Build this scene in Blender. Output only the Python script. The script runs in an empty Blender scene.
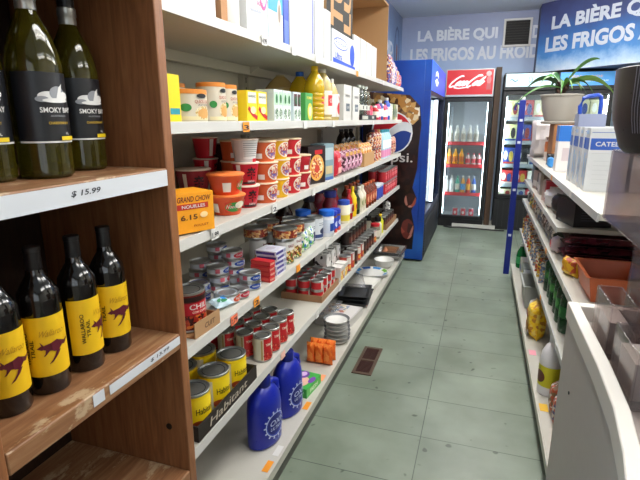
import bpy, bmesh, math, random
from math import sin, cos, pi, radians, atan, sqrt
from mathutils import Vector
random.seed(7)
scene = bpy.context.scene
COL = scene.collection

# ------------------------------------------------------------------ materials
def lin(c):
    return c / 12.92 if c <= .04045 else ((c + .055) / 1.055) ** 2.4
def rgb(h):
    h = h.lstrip('#')
    return tuple(lin(int(h[i:i + 2], 16) / 255) for i in (0, 2, 4)) + (1.,)
_mats = {}
def M(h, rough=.5, metal=0., trans=0., spec=.5, emit=0., coat=0.):
    key = (h, rough, metal, trans, spec, emit, coat)
    if key in _mats:
        return _mats[key]
    m = bpy.data.materials.new('paint ' + h.strip('#'))
    m.use_nodes = True
    nt = m.node_tree
    b = nt.nodes['Principled BSDF']
    b.inputs['Base Color'].default_value = rgb(h)
    b.inputs['Roughness'].default_value = rough
    b.inputs['Metallic'].default_value = metal
    b.inputs['Transmission Weight'].default_value = trans
    b.inputs['Specular IOR Level'].default_value = spec
    b.inputs['Coat Weight'].default_value = coat
    if emit:
        b.inputs['Emission Color'].default_value = rgb(h)
        b.inputs['Emission Strength'].default_value = emit
    else:
        # slight procedural unevenness of the gloss
        n = nt.nodes.new('ShaderNodeTexNoise'); n.inputs['Scale'].default_value = 40
        r = nt.nodes.new('ShaderNodeMapRange')
        r.inputs['To Min'].default_value = max(.02, rough - .06)
        r.inputs['To Max'].default_value = min(1, rough + .06)
        nt.links.new(n.outputs['Fac'], r.inputs['Value'])
        nt.links.new(r.outputs['Result'], b.inputs['Roughness'])
    _mats[key] = m
    return m

def node_mat(name):
    m = bpy.data.materials.new(name); m.use_nodes = True
    return m, m.node_tree, m.node_tree.nodes['Principled BSDF']

def ramp(nt, stops, interp='LINEAR'):
    r = nt.nodes.new('ShaderNodeValToRGB')
    e = r.color_ramp.elements
    r.color_ramp.interpolation = interp
    while len(e) < len(stops): e.new(.5)
    for el, (p, c) in zip(e, stops):
        el.position = p; el.color = rgb(c)
    return r

def food(name, cols, scale=60, rough=.4):
    """printed food picture: irregular patches of a few colours"""
    m, nt, b = node_mat(name)
    tc = nt.nodes.new('ShaderNodeTexCoord')
    v = nt.nodes.new('ShaderNodeTexVoronoi'); v.inputs['Scale'].default_value = scale
    nt.links.new(tc.outputs['Object'], v.inputs['Vector'])
    sep = nt.nodes.new('ShaderNodeSeparateColor')
    nt.links.new(v.outputs['Color'], sep.inputs['Color'])
    n = len(cols)
    r = ramp(nt, [(i / n, c) for i, c in enumerate(cols)], 'CONSTANT')
    nt.links.new(sep.outputs['Red'], r.inputs['Fac'])
    nt.links.new(r.outputs['Color'], b.inputs['Base Color'])
    b.inputs['Roughness'].default_value = rough
    return m

def scuff(m):
    """pale scraped patches where the varnish has gone"""
    nt = m.node_tree; b = nt.nodes['Principled BSDF']; src = b.inputs['Base Color'].links[0].from_socket
    tc = nt.nodes.new('ShaderNodeTexCoord'); n = nt.nodes.new('ShaderNodeTexNoise'); n.inputs['Scale'].default_value = 9; n.inputs['Detail'].default_value = 6; n.inputs['Roughness'].default_value = .7
    mp = nt.nodes.new('ShaderNodeMapping'); mp.inputs['Scale'].default_value = (2.2, 1, 2); mp.inputs['Location'].default_value = (.37, .1, .2)
    nt.links.new(tc.outputs['Object'], mp.inputs[0]); nt.links.new(mp.outputs[0], n.inputs['Vector'])
    r = ramp(nt, [(.57, '#000000'), (.63, '#ffffff')]); nt.links.new(n.outputs['Fac'], r.inputs['Fac'])
    mx = nt.nodes.new('ShaderNodeMix'); mx.data_type = 'RGBA'; mx.inputs[7].default_value = rgb('#b49b7c')
    nt.links.new(r.outputs['Color'], mx.inputs[0]); nt.links.new(src, mx.inputs[6]); nt.links.new(mx.outputs[2], b.inputs['Base Color'])

def glassy(name, tint, gloss=.12, rough=.03, milk=0):
    m = bpy.data.materials.new(name); m.use_nodes = True
    nt = m.node_tree; nt.nodes.clear()
    out = nt.nodes.new('ShaderNodeOutputMaterial')
    t = nt.nodes.new('ShaderNodeBsdfTransparent'); t.inputs['Color'].default_value = rgb(tint)
    g = nt.nodes.new('ShaderNodeBsdfGlossy'); g.inputs['Roughness'].default_value = rough
    mx = nt.nodes.new('ShaderNodeMixShader')
    lw = nt.nodes.new('ShaderNodeLayerWeight'); lw.inputs['Blend'].default_value = .35
    pw = nt.nodes.new('ShaderNodeMath'); pw.operation = 'POWER'; pw.inputs[1].default_value = 3
    ad = nt.nodes.new('ShaderNodeMath'); ad.operation = 'MULTIPLY_ADD'; ad.inputs[1].default_value = .5; ad.inputs[2].default_value = gloss * .5
    ad.use_clamp = True
    nt.links.new(lw.outputs['Facing'], pw.inputs[0]); nt.links.new(pw.outputs[0], ad.inputs[0])
    nt.links.new(ad.outputs[0], mx.inputs[0])
    if milk:
        df = nt.nodes.new('ShaderNodeBsdfDiffuse'); df.inputs['Color'].default_value = (.8, .78, .78, 1)
        m2 = nt.nodes.new('ShaderNodeMixShader'); m2.inputs[0].default_value = milk
        nt.links.new(t.outputs[0], m2.inputs[1]); nt.links.new(df.outputs[0], m2.inputs[2]); t = m2
    nt.links.new(t.outputs[0], mx.inputs[1]); nt.links.new(g.outputs[0], mx.inputs[2])
    nt.links.new(mx.outputs[0], out.inputs[0])
    return m

def wood_mat(name, c1, c2, c3, axis=2, scale=6):
    m, nt, b = node_mat(name)
    tc = nt.nodes.new('ShaderNodeTexCoord')
    mp = nt.nodes.new('ShaderNodeMapping')
    s = [14, 14, 14]; s[axis] = 1.2
    mp.inputs['Scale'].default_value = s
    n = nt.nodes.new('ShaderNodeTexNoise'); n.inputs['Scale'].default_value = scale
    n.inputs['Detail'].default_value = 5; n.inputs['Distortion'].default_value = .8
    nt.links.new(tc.outputs['Object'], mp.inputs['Vector'])
    nt.links.new(mp.outputs[0], n.inputs['Vector'])
    r = ramp(nt, [(.25, c1), (.5, c2), (.75, c3)])
    nt.links.new(n.outputs['Fac'], r.inputs['Fac'])
    nt.links.new(r.outputs['Color'], b.inputs['Base Color'])
    b.inputs['Roughness'].default_value = .45
    return m

WHITE = M('#d3d2ce', .4); OFFW = M('#c6c3b8', .45); CREAM = M('#cdc8b6', .5)
BLACK = M('#0b0b0c', .35); DARK = M('#1b1b1d', .4); STEEL = M('#b9bab8', .3, .9)
LIDST = M('#8d8f90', .32, .85); RED = M('#c01a24', .4); YEL = M('#f2c80e', .4)
ORANGE = M('#ee7a1c', .45); BLUE = M('#1c3fa8', .4); GREEN = M('#2f8a3c', .4)
CARD = M('#a8794c', .75); PAPER = M('#d9d8d4', .65); GREY = M('#8b8b8b', .5)
PINK = M('#d8698c', .45); BROWN = M('#5a2f1b', .5); PURPLE = M('#5b2d86', .4)
SKY = M('#3b8ddb', .4)
GLASS = glassy('clear door glass', '#f2f6f6', .10)
ACRYL = glassy('clear acrylic', '#e6dfdd', .16, .08, .09)
WRAPM = glassy('clear plastic wrap', '#f8f8f8', .22, .18, .12)

# ------------------------------------------------------------------ mesh kit
_txt = {}
def text_geo(s, bold=.018):
    """letters as flat polygons, normalised to the box 0..1 x 0..1"""
    k = (s, bold)
    if k in _txt: return _txt[k]
    cu = bpy.data.curves.new('lettering', 'FONT'); cu.body = s; cu.offset = bold
    cu.resolution_u = 3
    ob = bpy.data.objects.new('lettering', cu); COL.objects.link(ob)
    dg = bpy.context.evaluated_depsgraph_get()
    me = ob.evaluated_get(dg).to_mesh()
    vs = [(v.co.x, v.co.y) for v in me.vertices]
    fs = [tuple(p.vertices) for p in me.polygons]
    ob.evaluated_get(dg).to_mesh_clear()
    bpy.data.objects.remove(ob); bpy.data.curves.remove(cu)
    if vs:
        x0 = min(v[0] for v in vs); x1 = max(v[0] for v in vs)
        y0 = min(v[1] for v in vs); y1 = max(v[1] for v in vs)
        vs = [((v[0] - x0) / (x1 - x0), (v[1] - y0) / (y1 - y0)) for v in vs]
    _txt[k] = (vs, fs)
    return _txt[k]

class MB:
    def __init__(s):
        s.v = []; s.f = []; s.m = []; s.mats = []
    def mi(s, m):
        if m not in s.mats: s.mats.append(m)
        return s.mats.index(m)
    def add(s, vs, fs, mat):
        o = len(s.v); s.v += [tuple(v) for v in vs]
        single = not isinstance(mat, (list, tuple))
        for i, f in enumerate(fs):
            s.f.append(tuple(o + k for k in f)); s.m.append(s.mi(mat if single else mat[i]))
        return s
    def box(s, x0, x1, y0, y1, z0, z1, mat, faces=None):
        vs = [(x0, y0, z0), (x1, y0, z0), (x1, y1, z0), (x0, y1, z0), (x0, y0, z1), (x1, y0, z1), (x1, y1, z1), (x0, y1, z1)]
        fs = [(0, 3, 2, 1), (4, 5, 6, 7), (0, 1, 5, 4), (1, 2, 6, 5), (2, 3, 7, 6), (3, 0, 4, 7)]  # bottom top front right back left
        names = ['bottom', 'top', 'front', 'right', 'back', 'left']
        mm = [(faces or {}).get(n, mat) for n in names]
        return s.add(vs, fs, mm)
    def hexa(s, b, t, mat):
        vs = list(b) + list(t)
        return s.add(vs, [(0, 3, 2, 1), (4, 5, 6, 7), (0, 1, 5, 4), (1, 2, 6, 5), (2, 3, 7, 6), (3, 0, 4, 7)], mat)
    def lathe(s, prof, mat, n=20, cx=0, cy=0, cz=0, sx=1, sy=1, matfn=None):
        vs = []; fs = []; ms = []
        for r, z in prof:
            for j in range(n):
                a = 2 * pi * j / n
                vs.append((cx + r * sx * sin(a), cy - r * sy * cos(a), cz + z))
        for i in range(len(prof) - 1):
            for j in range(n):
                k = (j + 1) % n
                fs.append((i * n + j, i * n + k, (i + 1) * n + k, (i + 1) * n + j))
                ms.append(matfn(i, j) if matfn else mat)
        if prof[0][0] > 1e-5: fs.append(tuple(range(n - 1, -1, -1))); ms.append(matfn(0, 0) if matfn else mat)
        if prof[-1][0] > 1e-5:
            o = (len(prof) - 1) * n
            fs.append(tuple(o + j for j in range(n))); ms.append(matfn(len(prof) - 2, 0) if matfn else mat)
        return s.add(vs, fs, ms)
    def open_lathe(s, prof, mat, n=20, cx=0, cy=0, cz=0, sx=1, sy=1):
        vs = []; fs = []
        for r, z in prof:
            for j in range(n):
                a = 2 * pi * j / n
                vs.append((cx + r * sx * sin(a), cy - r * sy * cos(a), cz + z))
        for i in range(len(prof) - 1):
            for j in range(n):
                k = (j + 1) % n
                fs.append((i * n + j, i * n + k, (i + 1) * n + k, (i + 1) * n + j))
        return s.add(vs, fs, mat)
    def tube(s, pts, r, mat, n=8):
        pts = [Vector(p) for p in pts]; vs = []; fs = []
        rs = r if isinstance(r, (list, tuple)) else [r] * len(pts)
        for i, p in enumerate(pts):
            a = pts[max(i - 1, 0)]; b = pts[min(i + 1, len(pts) - 1)]
            d = (b - a).normalized()
            u = d.orthogonal().normalized() if abs(d.z) > .95 else d.cross(Vector((0, 0, 1))).normalized()
            w = d.cross(u)
            for j in range(n):
                t = 2 * pi * j / n
                vs.append(p + (u * cos(t) + w * sin(t)) * rs[i])
        for i in range(len(pts) - 1):
            for j in range(n):
                k = (j + 1) % n
                fs.append((i * n + j, i * n + k, (i + 1) * n + k, (i + 1) * n + j))
        fs.append(tuple(range(n - 1, -1, -1))); fs.append(tuple((len(pts) - 1) * n + j for j in range(n)))
        return s.add(vs, fs, mat)
    def prism(s, poly, mp0, mp1, mat):
        """poly 2D; mp0/mp1 map (u,v) to the two end faces"""
        n = len(poly)
        vs = [mp0(*p) for p in poly] + [mp1(*p) for p in poly]
        fs = [tuple(range(n - 1, -1, -1)), tuple(range(n, 2 * n))]
        fs += [(i, (i + 1) % n, n + (i + 1) % n, n + i) for i in range(n)]
        return s.add(vs, fs, mat)
    def pillow(s, w, d, h, mat, cx=0, cy=0, cz=0, wr=.0, seed=0, flat=1.0, cols=None):
        """puffed bag lying in x/z with thickness d: pinched at the left/right... top/bottom seams"""
        rnd = random.Random(seed); nu, nv = 9, 9; vs = []; fs = []; ms = []
        for side in (-1, 1):
            for j in range(nv):
                for i in range(nu):
                    u = i / (nu - 1) * 2 - 1; v = j / (nv - 1) * 2 - 1
                    t = (max(0, 1 - u ** 4) * max(0, 1 - v ** 4)) ** .5 * flat
                    x = u * w / 2 * (1 - .06 * (1 - abs(v)) * abs(u)); z = (v + 1) / 2 * h
                    y = side * (t * d / 2 + .0006) + (rnd.uniform(-wr, wr) if t > .2 else 0)
                    vs.append((cx + x, cy + y, cz + z))
        o = nu * nv
        for si in range(2):
            for j in range(nv - 1):
                for i in range(nu - 1):
                    a = si * o + j * nu + i
                    q = (a, a + 1, a + nu + 1, a + nu)
                    fs.append(q if si == 0 else q[::-1])
                    ms.append(cols(i / (nu - 1), j / (nv - 1)) if cols else mat)
        edge = [i for i in range(nu)] + [j * nu + nu - 1 for j in range(1, nv)] + [(nv - 1) * nu + i for i in range(nu - 2, -1, -1)] + [j * nu for j in range(nv - 2, 0, -1)]
        for a, b in zip(edge, edge[1:] + edge[:1]):
            fs.append((a, o + a, o + b, b)); ms.append(mat if not cols else cols(0, 0))
        return s.add(vs, fs, ms)
    def xf(s, f):
        s.v = [tuple(f(*v)) for v in s.v]; return s
    def build(s, name, parent=None, bevel=0, smooth=True):
        me = bpy.data.meshes.new(name)
        me.from_pydata(s.v, [], s.f)
        for m in s.mats: me.materials.append(m)
        me.polygons.foreach_set('material_index', s.m)
        if smooth:
            me.polygons.foreach_set('use_smooth', [True] * len(s.f))
            me.update()
            me.set_sharp_from_angle(angle=radians(38))
        me.update()
        o = bpy.data.objects.new(name, me); COL.objects.link(o)
        if parent: o.parent = parent
        if bevel:
            b = o.modifiers.new('edge', 'BEVEL'); b.width = bevel; b.segments = 2; b.limit_method = 'ANGLE'
        return o

# art printed on a flat front (facing -y) or round a cylinder
def flat_map(y, cx=0, cz=0):
    return lambda u, v, k: (cx + u, y - k, cz + v)
def cyl_map(r, cz=0, a0=0., cx=0, cy=0):
    def f(u, v, k):
        a = a0 + u / r
        return (cx + (r + k) * sin(a), cy - (r + k) * cos(a), cz + v)
    return f
def side_map(x, cy=0, cz=0):            # on a face looking +x
    return lambda u, v, k: (x + k, cy + u, cz + v)
def top_map(z, cx=0, cy=0):
    return lambda u, v, k: (cx + u, cy + v, z + k)
def art(mb, mp, items, lift=.0006, step=.0003):
    k = lift
    for it in items:
        t = it[0]
        if t == 'r':
            _, u0, v0, u1, v1, m = it; n = 16
            vs = [mp(u0 + (u1 - u0) * i / n, v, k) for v in (v0, v1) for i in range(n + 1)]
            mb.add(vs, [(i, i + 1, n + 2 + i, n + 1 + i) for i in range(n)], m)
        elif t == 'e':
            _, cu, cv, ru, rv, m = it; n = 20; vs = [mp(cu, cv, k)]
            for q in (.5, 1):
                vs += [mp(cu + ru * q * cos(2 * pi * i / n), cv + rv * q * sin(2 * pi * i / n), k) for i in range(n)]
            fs = [(0, 1 + i, 1 + (i + 1) % n) for i in range(n)]
            fs += [(1 + i, 1 + n + i, 1 + n + (i + 1) % n, 1 + (i + 1) % n) for i in range(n)]
            mb.add(vs, fs, m)
        elif t == 't':
            _, s, cu, cv, w, h, m = it[:7]
            sh = it[7] if len(it) > 7 else 0
            rot = it[8] if len(it) > 8 else 0
            vs, fs = text_geo(s, .042 if s.isupper() and h > .1 else .006 if s != s.upper() else .018)
            out = []
            for x, y in vs:
                a = (x - .5) * w + sh * (y - .5) * h; b = (y - .5) * h
                if rot: a, b = -b, a
                out.append(mp(cu + a, cv + b, k))
            mb.add(out, fs, m)
        elif t == 'p':
            _, poly, m = it
            # triangulate by bmesh-free ear order supplied as convex pieces or strip
            mb.add([mp(u, v, k) for u, v in poly], [tuple(range(len(poly)))], m)
        elif t == 's':                          # ribbon stroke
            _, pts, wd, m = it
            vs = []
            for i, p in enumerate(pts):
                a = pts[max(0, i - 1)]; b = pts[min(len(pts) - 1, i + 1)]
                dx, dy = b[0] - a[0], b[1] - a[1]; L = math.hypot(dx, dy) or 1
                w = wd[i] if isinstance(wd, (list, tuple)) else wd
                vs += [mp(p[0] - dy / L * w / 2, p[1] + dx / L * w / 2, k), mp(p[0] + dy / L * w / 2, p[1] - dx / L * w / 2, k)]
            mb.add(vs, [(2 * i + 1, 2 * i + 3, 2 * i + 2, 2 * i) for i in range(len(pts) - 1)], m)
        k += step
    return mb

# ------------------------------------------------------------------ things
def tag(o, label=None, cat=None, group=None, kind=None):
    if label: o['label'] = label
    if cat: o['category'] = cat
    if group: o['group'] = group
    if kind: o['kind'] = kind
    return o
def thing(name, label, cat, loc=(0, 0, 0), rz=0, group=None):
    o = bpy.data.objects.new(name, None); COL.objects.link(o)
    o.empty_display_size = .05
    o.location = loc; o.rotation_euler = (0, 0, rz)
    return tag(o, label, cat, group)
def struct(mb, name, bevel=0):
    return tag(mb.build(name, bevel=bevel), kind='structure')
_kids = {}
def dup(root):
    r = root.copy(); COL.objects.link(r)
    for ch in list(root.children):
        c = ch.copy(); COL.objects.link(c); c.parent = r
        for g in list(ch.children):
            d = g.copy(); COL.objects.link(d); d.parent = c
    return r
def nudge(x, y, z):
    if x < -.5 and y < 4.5:
        if (.74 < z < 1.0 or .44 < z < .7) and x > -.74: x -= .014
        if .74 < z < 1.0 and y > 1.2: y += .045 * (min(y, 3.0) - .1)
        elif 1.04 < z < 1.3 and y > 1.2: y += .055 * min(y, 3.0) + .035
        elif .44 < z < .7 and y > 1.4: y += .04 if y < 1.9 else .09
        elif .1 < z < .3: x += .028; y += .03 if y < 2.3 else .01
    return (x, y, z + .0008)
class Kind:
    """one kind of goods: the first placing moves the original, later ones copy it"""
    def __init__(s, make): s.make = make; s.root = None
    def put(s, loc, rz, label, group=None, tilt=None):
        if s.root is None: s.root = s.make(); o = s.root
        else: o = dup(s.root)
        o.location = nudge(*loc)
        o.rotation_euler = (tilt[0], tilt[1], rz) if tilt else (0, 0, rz)
        o['label'] = label
        if group: o['group'] = group
        elif 'group' in o: del o['group']
        return o
RL = pi / 2        # fronts of goods on the left shelves look +x
RR = -pi / 2       # fronts of goods on the right shelves look -x
ORD = ['first', 'second', 'third', 'fourth', 'fifth', 'sixth', 'seventh', 'eighth', 'ninth', 'tenth', 'eleventh', 'twelfth']

# ================================================================== SETTING
def tile_floor():
    m, nt, b = node_mat('green vinyl tile')
    tc = nt.nodes.new('ShaderNodeTexCoord')
    mp = nt.nodes.new('ShaderNodeMapping')
    mp.inputs['Location'].default_value = (.16 + .61 * 8, .26 + .305 * 12, 0)
    nt.links.new(tc.outputs['Object'], mp.inputs['Vector'])
    br = nt.nodes.new('ShaderNodeTexBrick')
    br.offset = 0; br.squash = 1
    br.inputs['Scale'].default_value = 1
    br.inputs['Brick Width'].default_value = .61; br.inputs['Row Height'].default_value = .305
    br.inputs['Mortar Size'].default_value = .0022; br.inputs['Mortar Smooth'].default_value = .4
    br.inputs['Color1'].default_value = rgb('#889485'); br.inputs['Color2'].default_value = rgb('#8f9b8b')
    br.inputs['Mortar'].default_value = rgb('#4a564b')
    nt.links.new(mp.outputs[0], br.inputs['Vector'])
    n = nt.nodes.new('ShaderNodeTexNoise'); n.inputs['Scale'].default_value = 3.2; n.inputs['Detail'].default_value = 6
    nt.links.new(tc.outputs['Object'], n.inputs['Vector'])
    r = ramp(nt, [(.3, '#c9cdc6'), (.7, '#ffffff')])
    nt.links.new(n.outputs['Fac'], r.inputs['Fac'])
    mx = nt.nodes.new('ShaderNodeMix'); mx.data_type = 'RGBA'; mx.blend_type = 'MULTIPLY'
    mx.inputs[0].default_value = 1
    nt.links.new(br.outputs['Color'], mx.inputs[6]); nt.links.new(r.outputs['Color'], mx.inputs[7])
    # scattered dark scuffs
    v = nt.nodes.new('ShaderNodeTexNoise'); v.inputs['Scale'].default_value = 17; v.inputs['Detail'].default_value = 1
    nt.links.new(tc.outputs['Object'], v.inputs['Vector'])
    r2 = ramp(nt, [(.71, '#ffffff'), (.76, '#a2a8a0')])
    nt.links.new(v.outputs['Fac'], r2.inputs['Fac'])
    m2 = nt.nodes.new('ShaderNodeMix'); m2.data_type = 'RGBA'; m2.blend_type = 'MULTIPLY'; m2.inputs[0].default_value = 1
    nt.links.new(mx.outputs[2], m2.inputs[6]); nt.links.new(r2.outputs['Color'], m2.inputs[7])
    nt.links.new(m2.outputs[2], b.inputs['Base Color'])
    rr = nt.nodes.new('ShaderNodeMapRange'); rr.inputs['To Min'].default_value = .28; rr.inputs['To Max'].default_value = .5
    nt.links.new(n.outputs['Fac'], rr.inputs['Value']); nt.links.new(rr.outputs['Result'], b.inputs['Roughness'])
    return m

def mural(name, stops, z0, z1, xs=2.0):
    """printed poster wallpaper: icy sky and peaks"""
    m, nt, b = node_mat(name)
    tc = nt.nodes.new('ShaderNodeTexCoord')
    sx = nt.nodes.new('ShaderNodeSeparateXYZ'); nt.links.new(tc.outputs['Object'], sx.inputs[0])
    n = nt.nodes.new('ShaderNodeTexNoise'); n.inputs['Scale'].default_value = xs; n.inputs['Detail'].default_value = 8
    n.inputs['Roughness'].default_value = .65
    nt.links.new(tc.outputs['Object'], n.inputs['Vector'])
    mr = nt.nodes.new('ShaderNodeMapRange')
    mr.inputs['From Min'].default_value = z0; mr.inputs['From Max'].default_value = z1
    nt.links.new(sx.outputs['Z'], mr.inputs['Value'])
    mr.clamp = False
    ma = nt.nodes.new('ShaderNodeMath'); ma.operation = 'MULTIPLY_ADD'; ma.inputs[1].default_value = .45; ma.inputs[2].default_value = -.22
    nt.links.new(n.outputs['Fac'], ma.inputs[0])
    ad = nt.nodes.new('ShaderNodeMath'); ad.operation = 'ADD'
    nt.links.new(mr.outputs[0], ad.inputs[0]); nt.links.new(ma.outputs[0], ad.inputs[1])
    r = ramp(nt, stops); nt.links.new(ad.outputs[0], r.inputs['Fac'])
    nt.links.new(r.outputs['Color'], b.inputs['Base Color'])
    b.inputs['Roughness'].default_value = .5
    return m

LW, BW, RW, FW, CH = -1.14, 6.9, 2.5, -1.7, 2.65
mur_back = mural('printed ice mural', [(0, '#bcd2ea'), (.3, '#a9c0e2'), (.6, '#98a6c6'), (1, '#868eaa')], 1.7, 2.65)
mur_left = mural('printed frost mural', [(0, '#94b4d4'), (.4, '#82a2ca'), (.7, '#6c84aa'), (1, '#69748e')], 1.7, 2.65, 3)
mur_corner = mural('printed mountain mural', [(0, '#dbe8f4'), (.12, '#a9c8e6'), (.26, '#4f8ac8'), (.5, '#3d6aa8'), (.72, '#424f80'), (1, '#3c3e66')], 1.86, 2.65, 4)
struct(MB().box(LW - .1, RW + .1, FW - .1, BW + .1, -.1, 0, tile_floor()), 'floor')
struct(MB().box(LW - .1, RW + .1, FW - .1, BW + .1, CH, CH + .1, M('#d2d6dc', .8)), 'ceiling')
wall_paint = M('#c9c6bd', .7)
LET = M('#d3d8e0', .5)
ICE = M('#b9cfe8', .5)
mb = MB().box(LW - .1, LW, FW, BW, 0, CH, wall_paint, {'right': mur_left})
lm = side_map(LW)
art(mb, lm, [('t', 'LES FRIGOS AU FROID', 4.75, 2.175, 3.0, .15, LET), ('t', 'LA BIÈRE QUI REND', 4.35, 2.40, 2.3, .15, LET),
             ('s', [(6.52 + .16 * cos(a / 12 * 2 * pi), 2.2 + .27 * sin(a / 12 * 2 * pi)) for a in range(13)], .04, M('#27406b', .5)),
             ('e', 6.52, 2.16, .06, .12, M('#8b5b58', .5))])
struct(mb, 'wall_left')
mb = MB().box(LW, RW, BW, BW + .1, 0, CH, wall_paint, {'front': mur_back})
bm_ = flat_map(BW)
art(mb, bm_, [('t', 'LA BIÈRE QUI', -.43, 2.415, 1.0, .19, LET), ('t', 'REND', .40, 2.40, .34, .15, LET),
              ('t', 'LES FRIGOS AU FROID', -.22, 2.175, 1.60, .165, LET)])
struct(mb, 'wall_back')
struct(MB().box(RW, RW + .1, FW, BW, 0, CH, wall_paint), 'wall_right')
struct(MB().box(LW, RW, FW - .1, FW, 0, CH, wall_paint), 'wall_front')
# dropped bulkhead set at 45 degrees across the corner
P0 = Vector((.53, 6.6, 0)); DIR = Vector((1, -1, 0)).normalized(); NRM = Vector((-1, -1, 0)).normalized()
poly = [(.53, 6.6), (RW, 6.6 - (RW - .53)), (RW, BW), (.53, BW)]
mb = MB().prism(poly, lambda x, y: (x, y, 1.89), lambda x, y: (x, y, CH), M('#3c4463', .6))
bk = lambda u, v, k: tuple(P0 + DIR * u + NRM * (k) + Vector((0, 0, v)))
def bulk_map(u, v, k):
    p = P0 + DIR * u + NRM * k; return (p.x, p.y, v)
mb.add([bulk_map(0, 1.89, .002), bulk_map(2.78, 1.89, .002), bulk_map(2.78, CH, .002), bulk_map(0, CH, .002)], [(0, 1, 2, 3)], mur_corner)
art(mb, bulk_map, [('t', 'LA BIÈRE QUI REND', .165 + .92, 2.42, 1.84, .20, LET), ('t', 'LES FRIGOS AU FROID', .11 + 1.0, 2.185, 2.0, .165, LET)], lift=.004)
# white peaks printed along the lower edge
rnd = random.Random(3)
pk = []
x = .0
while x < 1.9:
    w = rnd.uniform(.08, .2); pk.append(('p', [(x - w, 1.895), (x + w, 1.895), (x + rnd.uniform(-.03, .05), 1.895 + rnd.uniform(.02, .09))], ICE)); x += w * .8
struct(mb, 'wall_corner')
# fluorescent fixtures on the ceiling
def fixture(x, y, lab, power, up=.8, tilt=0):
    """two tubes on a slim hung batten: light goes down; an upward lamp is added to brighten the ceiling"""
    t = thing('ceiling_light', lab, 'light', (x, y, CH), 0, None)
    h = MB().box(-.05, .05, -.62, .62, -.16, -.11, WHITE)
    for yy in (-.4, .4): h.tube([(0, yy, -.001), (0, yy, -.11)], .006, WHITE)
    h.build('housing', t, .004)
    d = MB()
    for s in (-.085, .085): d.tube([(s, -.57, -.15), (s, .57, -.15)], .015, M('#fffaf2', .5, emit=TUBE), 10)
    d.build('tube', t)
    li = bpy.data.lights.new('tube light', 'AREA'); li.shape = 'RECTANGLE'; li.size = .4; li.size_y = 1.2
    li.energy = power; li.color = (1, .97, .92)
    lo = bpy.data.objects.new('tube_light', li); COL.objects.link(lo); lo.location = (x, y, CH - .19)
    lu = bpy.data.lights.new('ceiling fill', 'AREA'); lu.shape = 'RECTANGLE'; lu.size = .3; lu.size_y = 1.2  # upward lamp added to lift the dark ceiling and back wall
    lu.energy = power * up; lu.color = (1, .97, .92)
    lo = bpy.data.objects.new('ceiling_fill', lu); COL.objects.link(lo); lo.location = (x, y, CH - .10); lo.rotation_euler = (pi - tilt, 0, 0)
TUBE = 16
fixture(.15, 1.25, 'white hung light with two tubes above the near end of the aisle', 26)
fixture(.15, 2.7, 'white hung light with two tubes above the middle of the aisle', 26)
fixture(.15, 4.3, 'white hung light with two tubes above the blue post', 30, 3, .7)
fixture(1.75, .6, 'white hung light with two tubes above the counter', 22)
fixture(1.75, 2.4, 'white hung light with two tubes beyond the pasta shelves', 22)
fixture(1.75, 4.2, 'added unseen hung light with two tubes in front of the slogan bulkhead', 40, 1.6)  # extra fixture out of view, added to brighten the back of the room
# unseen shop window and daylight, added behind the camera to fill the shadows
wn = MB().box(-.6, 2.2, FW - .001, FW + .03, .9, .94, WHITE).box(-.6, 2.2, FW - .001, FW + .03, 2.26, 2.3, WHITE).box(-.6, -.56, FW - .001, FW + .03, .94, 2.26, WHITE).box(2.16, 2.2, FW - .001, FW + .03, .94, 2.26, WHITE).box(.78, .82, FW - .001, FW + .03, .94, 2.26, WHITE)
wn.box(-.56, 2.16, FW + .0005, FW + .004, .94, 2.26, M('#dce8f4', .3, emit=.8))
struct(wn, 'fill_window_1')
li = bpy.data.lights.new('window fill', 'AREA'); li.shape = 'RECTANGLE'; li.size = 2.7; li.size_y = 1.3; li.energy = 14; li.color = (.93, .97, 1)
lo = bpy.data.objects.new('window_fill', li); COL.objects.link(lo); lo.location = (.8, FW + .06, 1.6); lo.rotation_euler = (pi / 2, 0, 0)
# brown post between the fridges, back vent, skirting board
struct(MB().box(.085, .15, 6.4, 6.9, 0, 1.95, M('#4a3626', .6)), 'trim_1')
struct(MB().box(-.42, .35, 6.55, 6.57, 0, .06, M('#c8c8c2', .5)), 'baseboard_back')
t = thing('wall_vent', 'square black vent with white frame in the back wall lettering', 'vent', (.30, BW, 2.395))
f = MB()
for a in ((-.165, -.14, -.165, .165), (.14, .165, -.165, .165), (-.14, .14, .14, .165), (-.14, .14, -.165, -.14)):
    f.box(a[0], a[1], -.03, -.001, a[2], a[3], M('#cfcdc8', .5))
f.build('frame', t, .003)
g = MB().box(-.14, .14, -.01, -.002, -.14, .14, M('#0d0b09', .7))
for i in range(9): g.box(-.14, .14, -.02, -.01, -.13 + i * .03, -.122 + i * .03, M('#17140f', .6))
g.build('grille', t)
# floor register
t = thing('floor_register', 'rusty brown metal floor vent set in the green tiles', 'vent', (-.533, 2.47, 0))
f = MB(); c = M('#5d4a3c', .5, .3)
for a in ((-.055, -.038, -.165, .165), (.038, .055, -.165, .165), (-.038, .038, -.165, -.145), (-.038, .038, .145, .165), (-.038, .038, -.01, .01)):
    f.box(a[0], a[1], a[2], a[3], .0005, .006, c)
f.build('frame', t, .001)
g = MB().box(-.038, .038, -.145, .145, .0003, .0012, M('#1a0f0b', .8))
for i in range(22):
    y = -.14 + i * .0132
    if abs(y) < .012: continue
    g.box(-.038, .038, y, y + .004, .0012, .004, M('#4a231a', .6))
g.build('grille', t)

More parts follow.
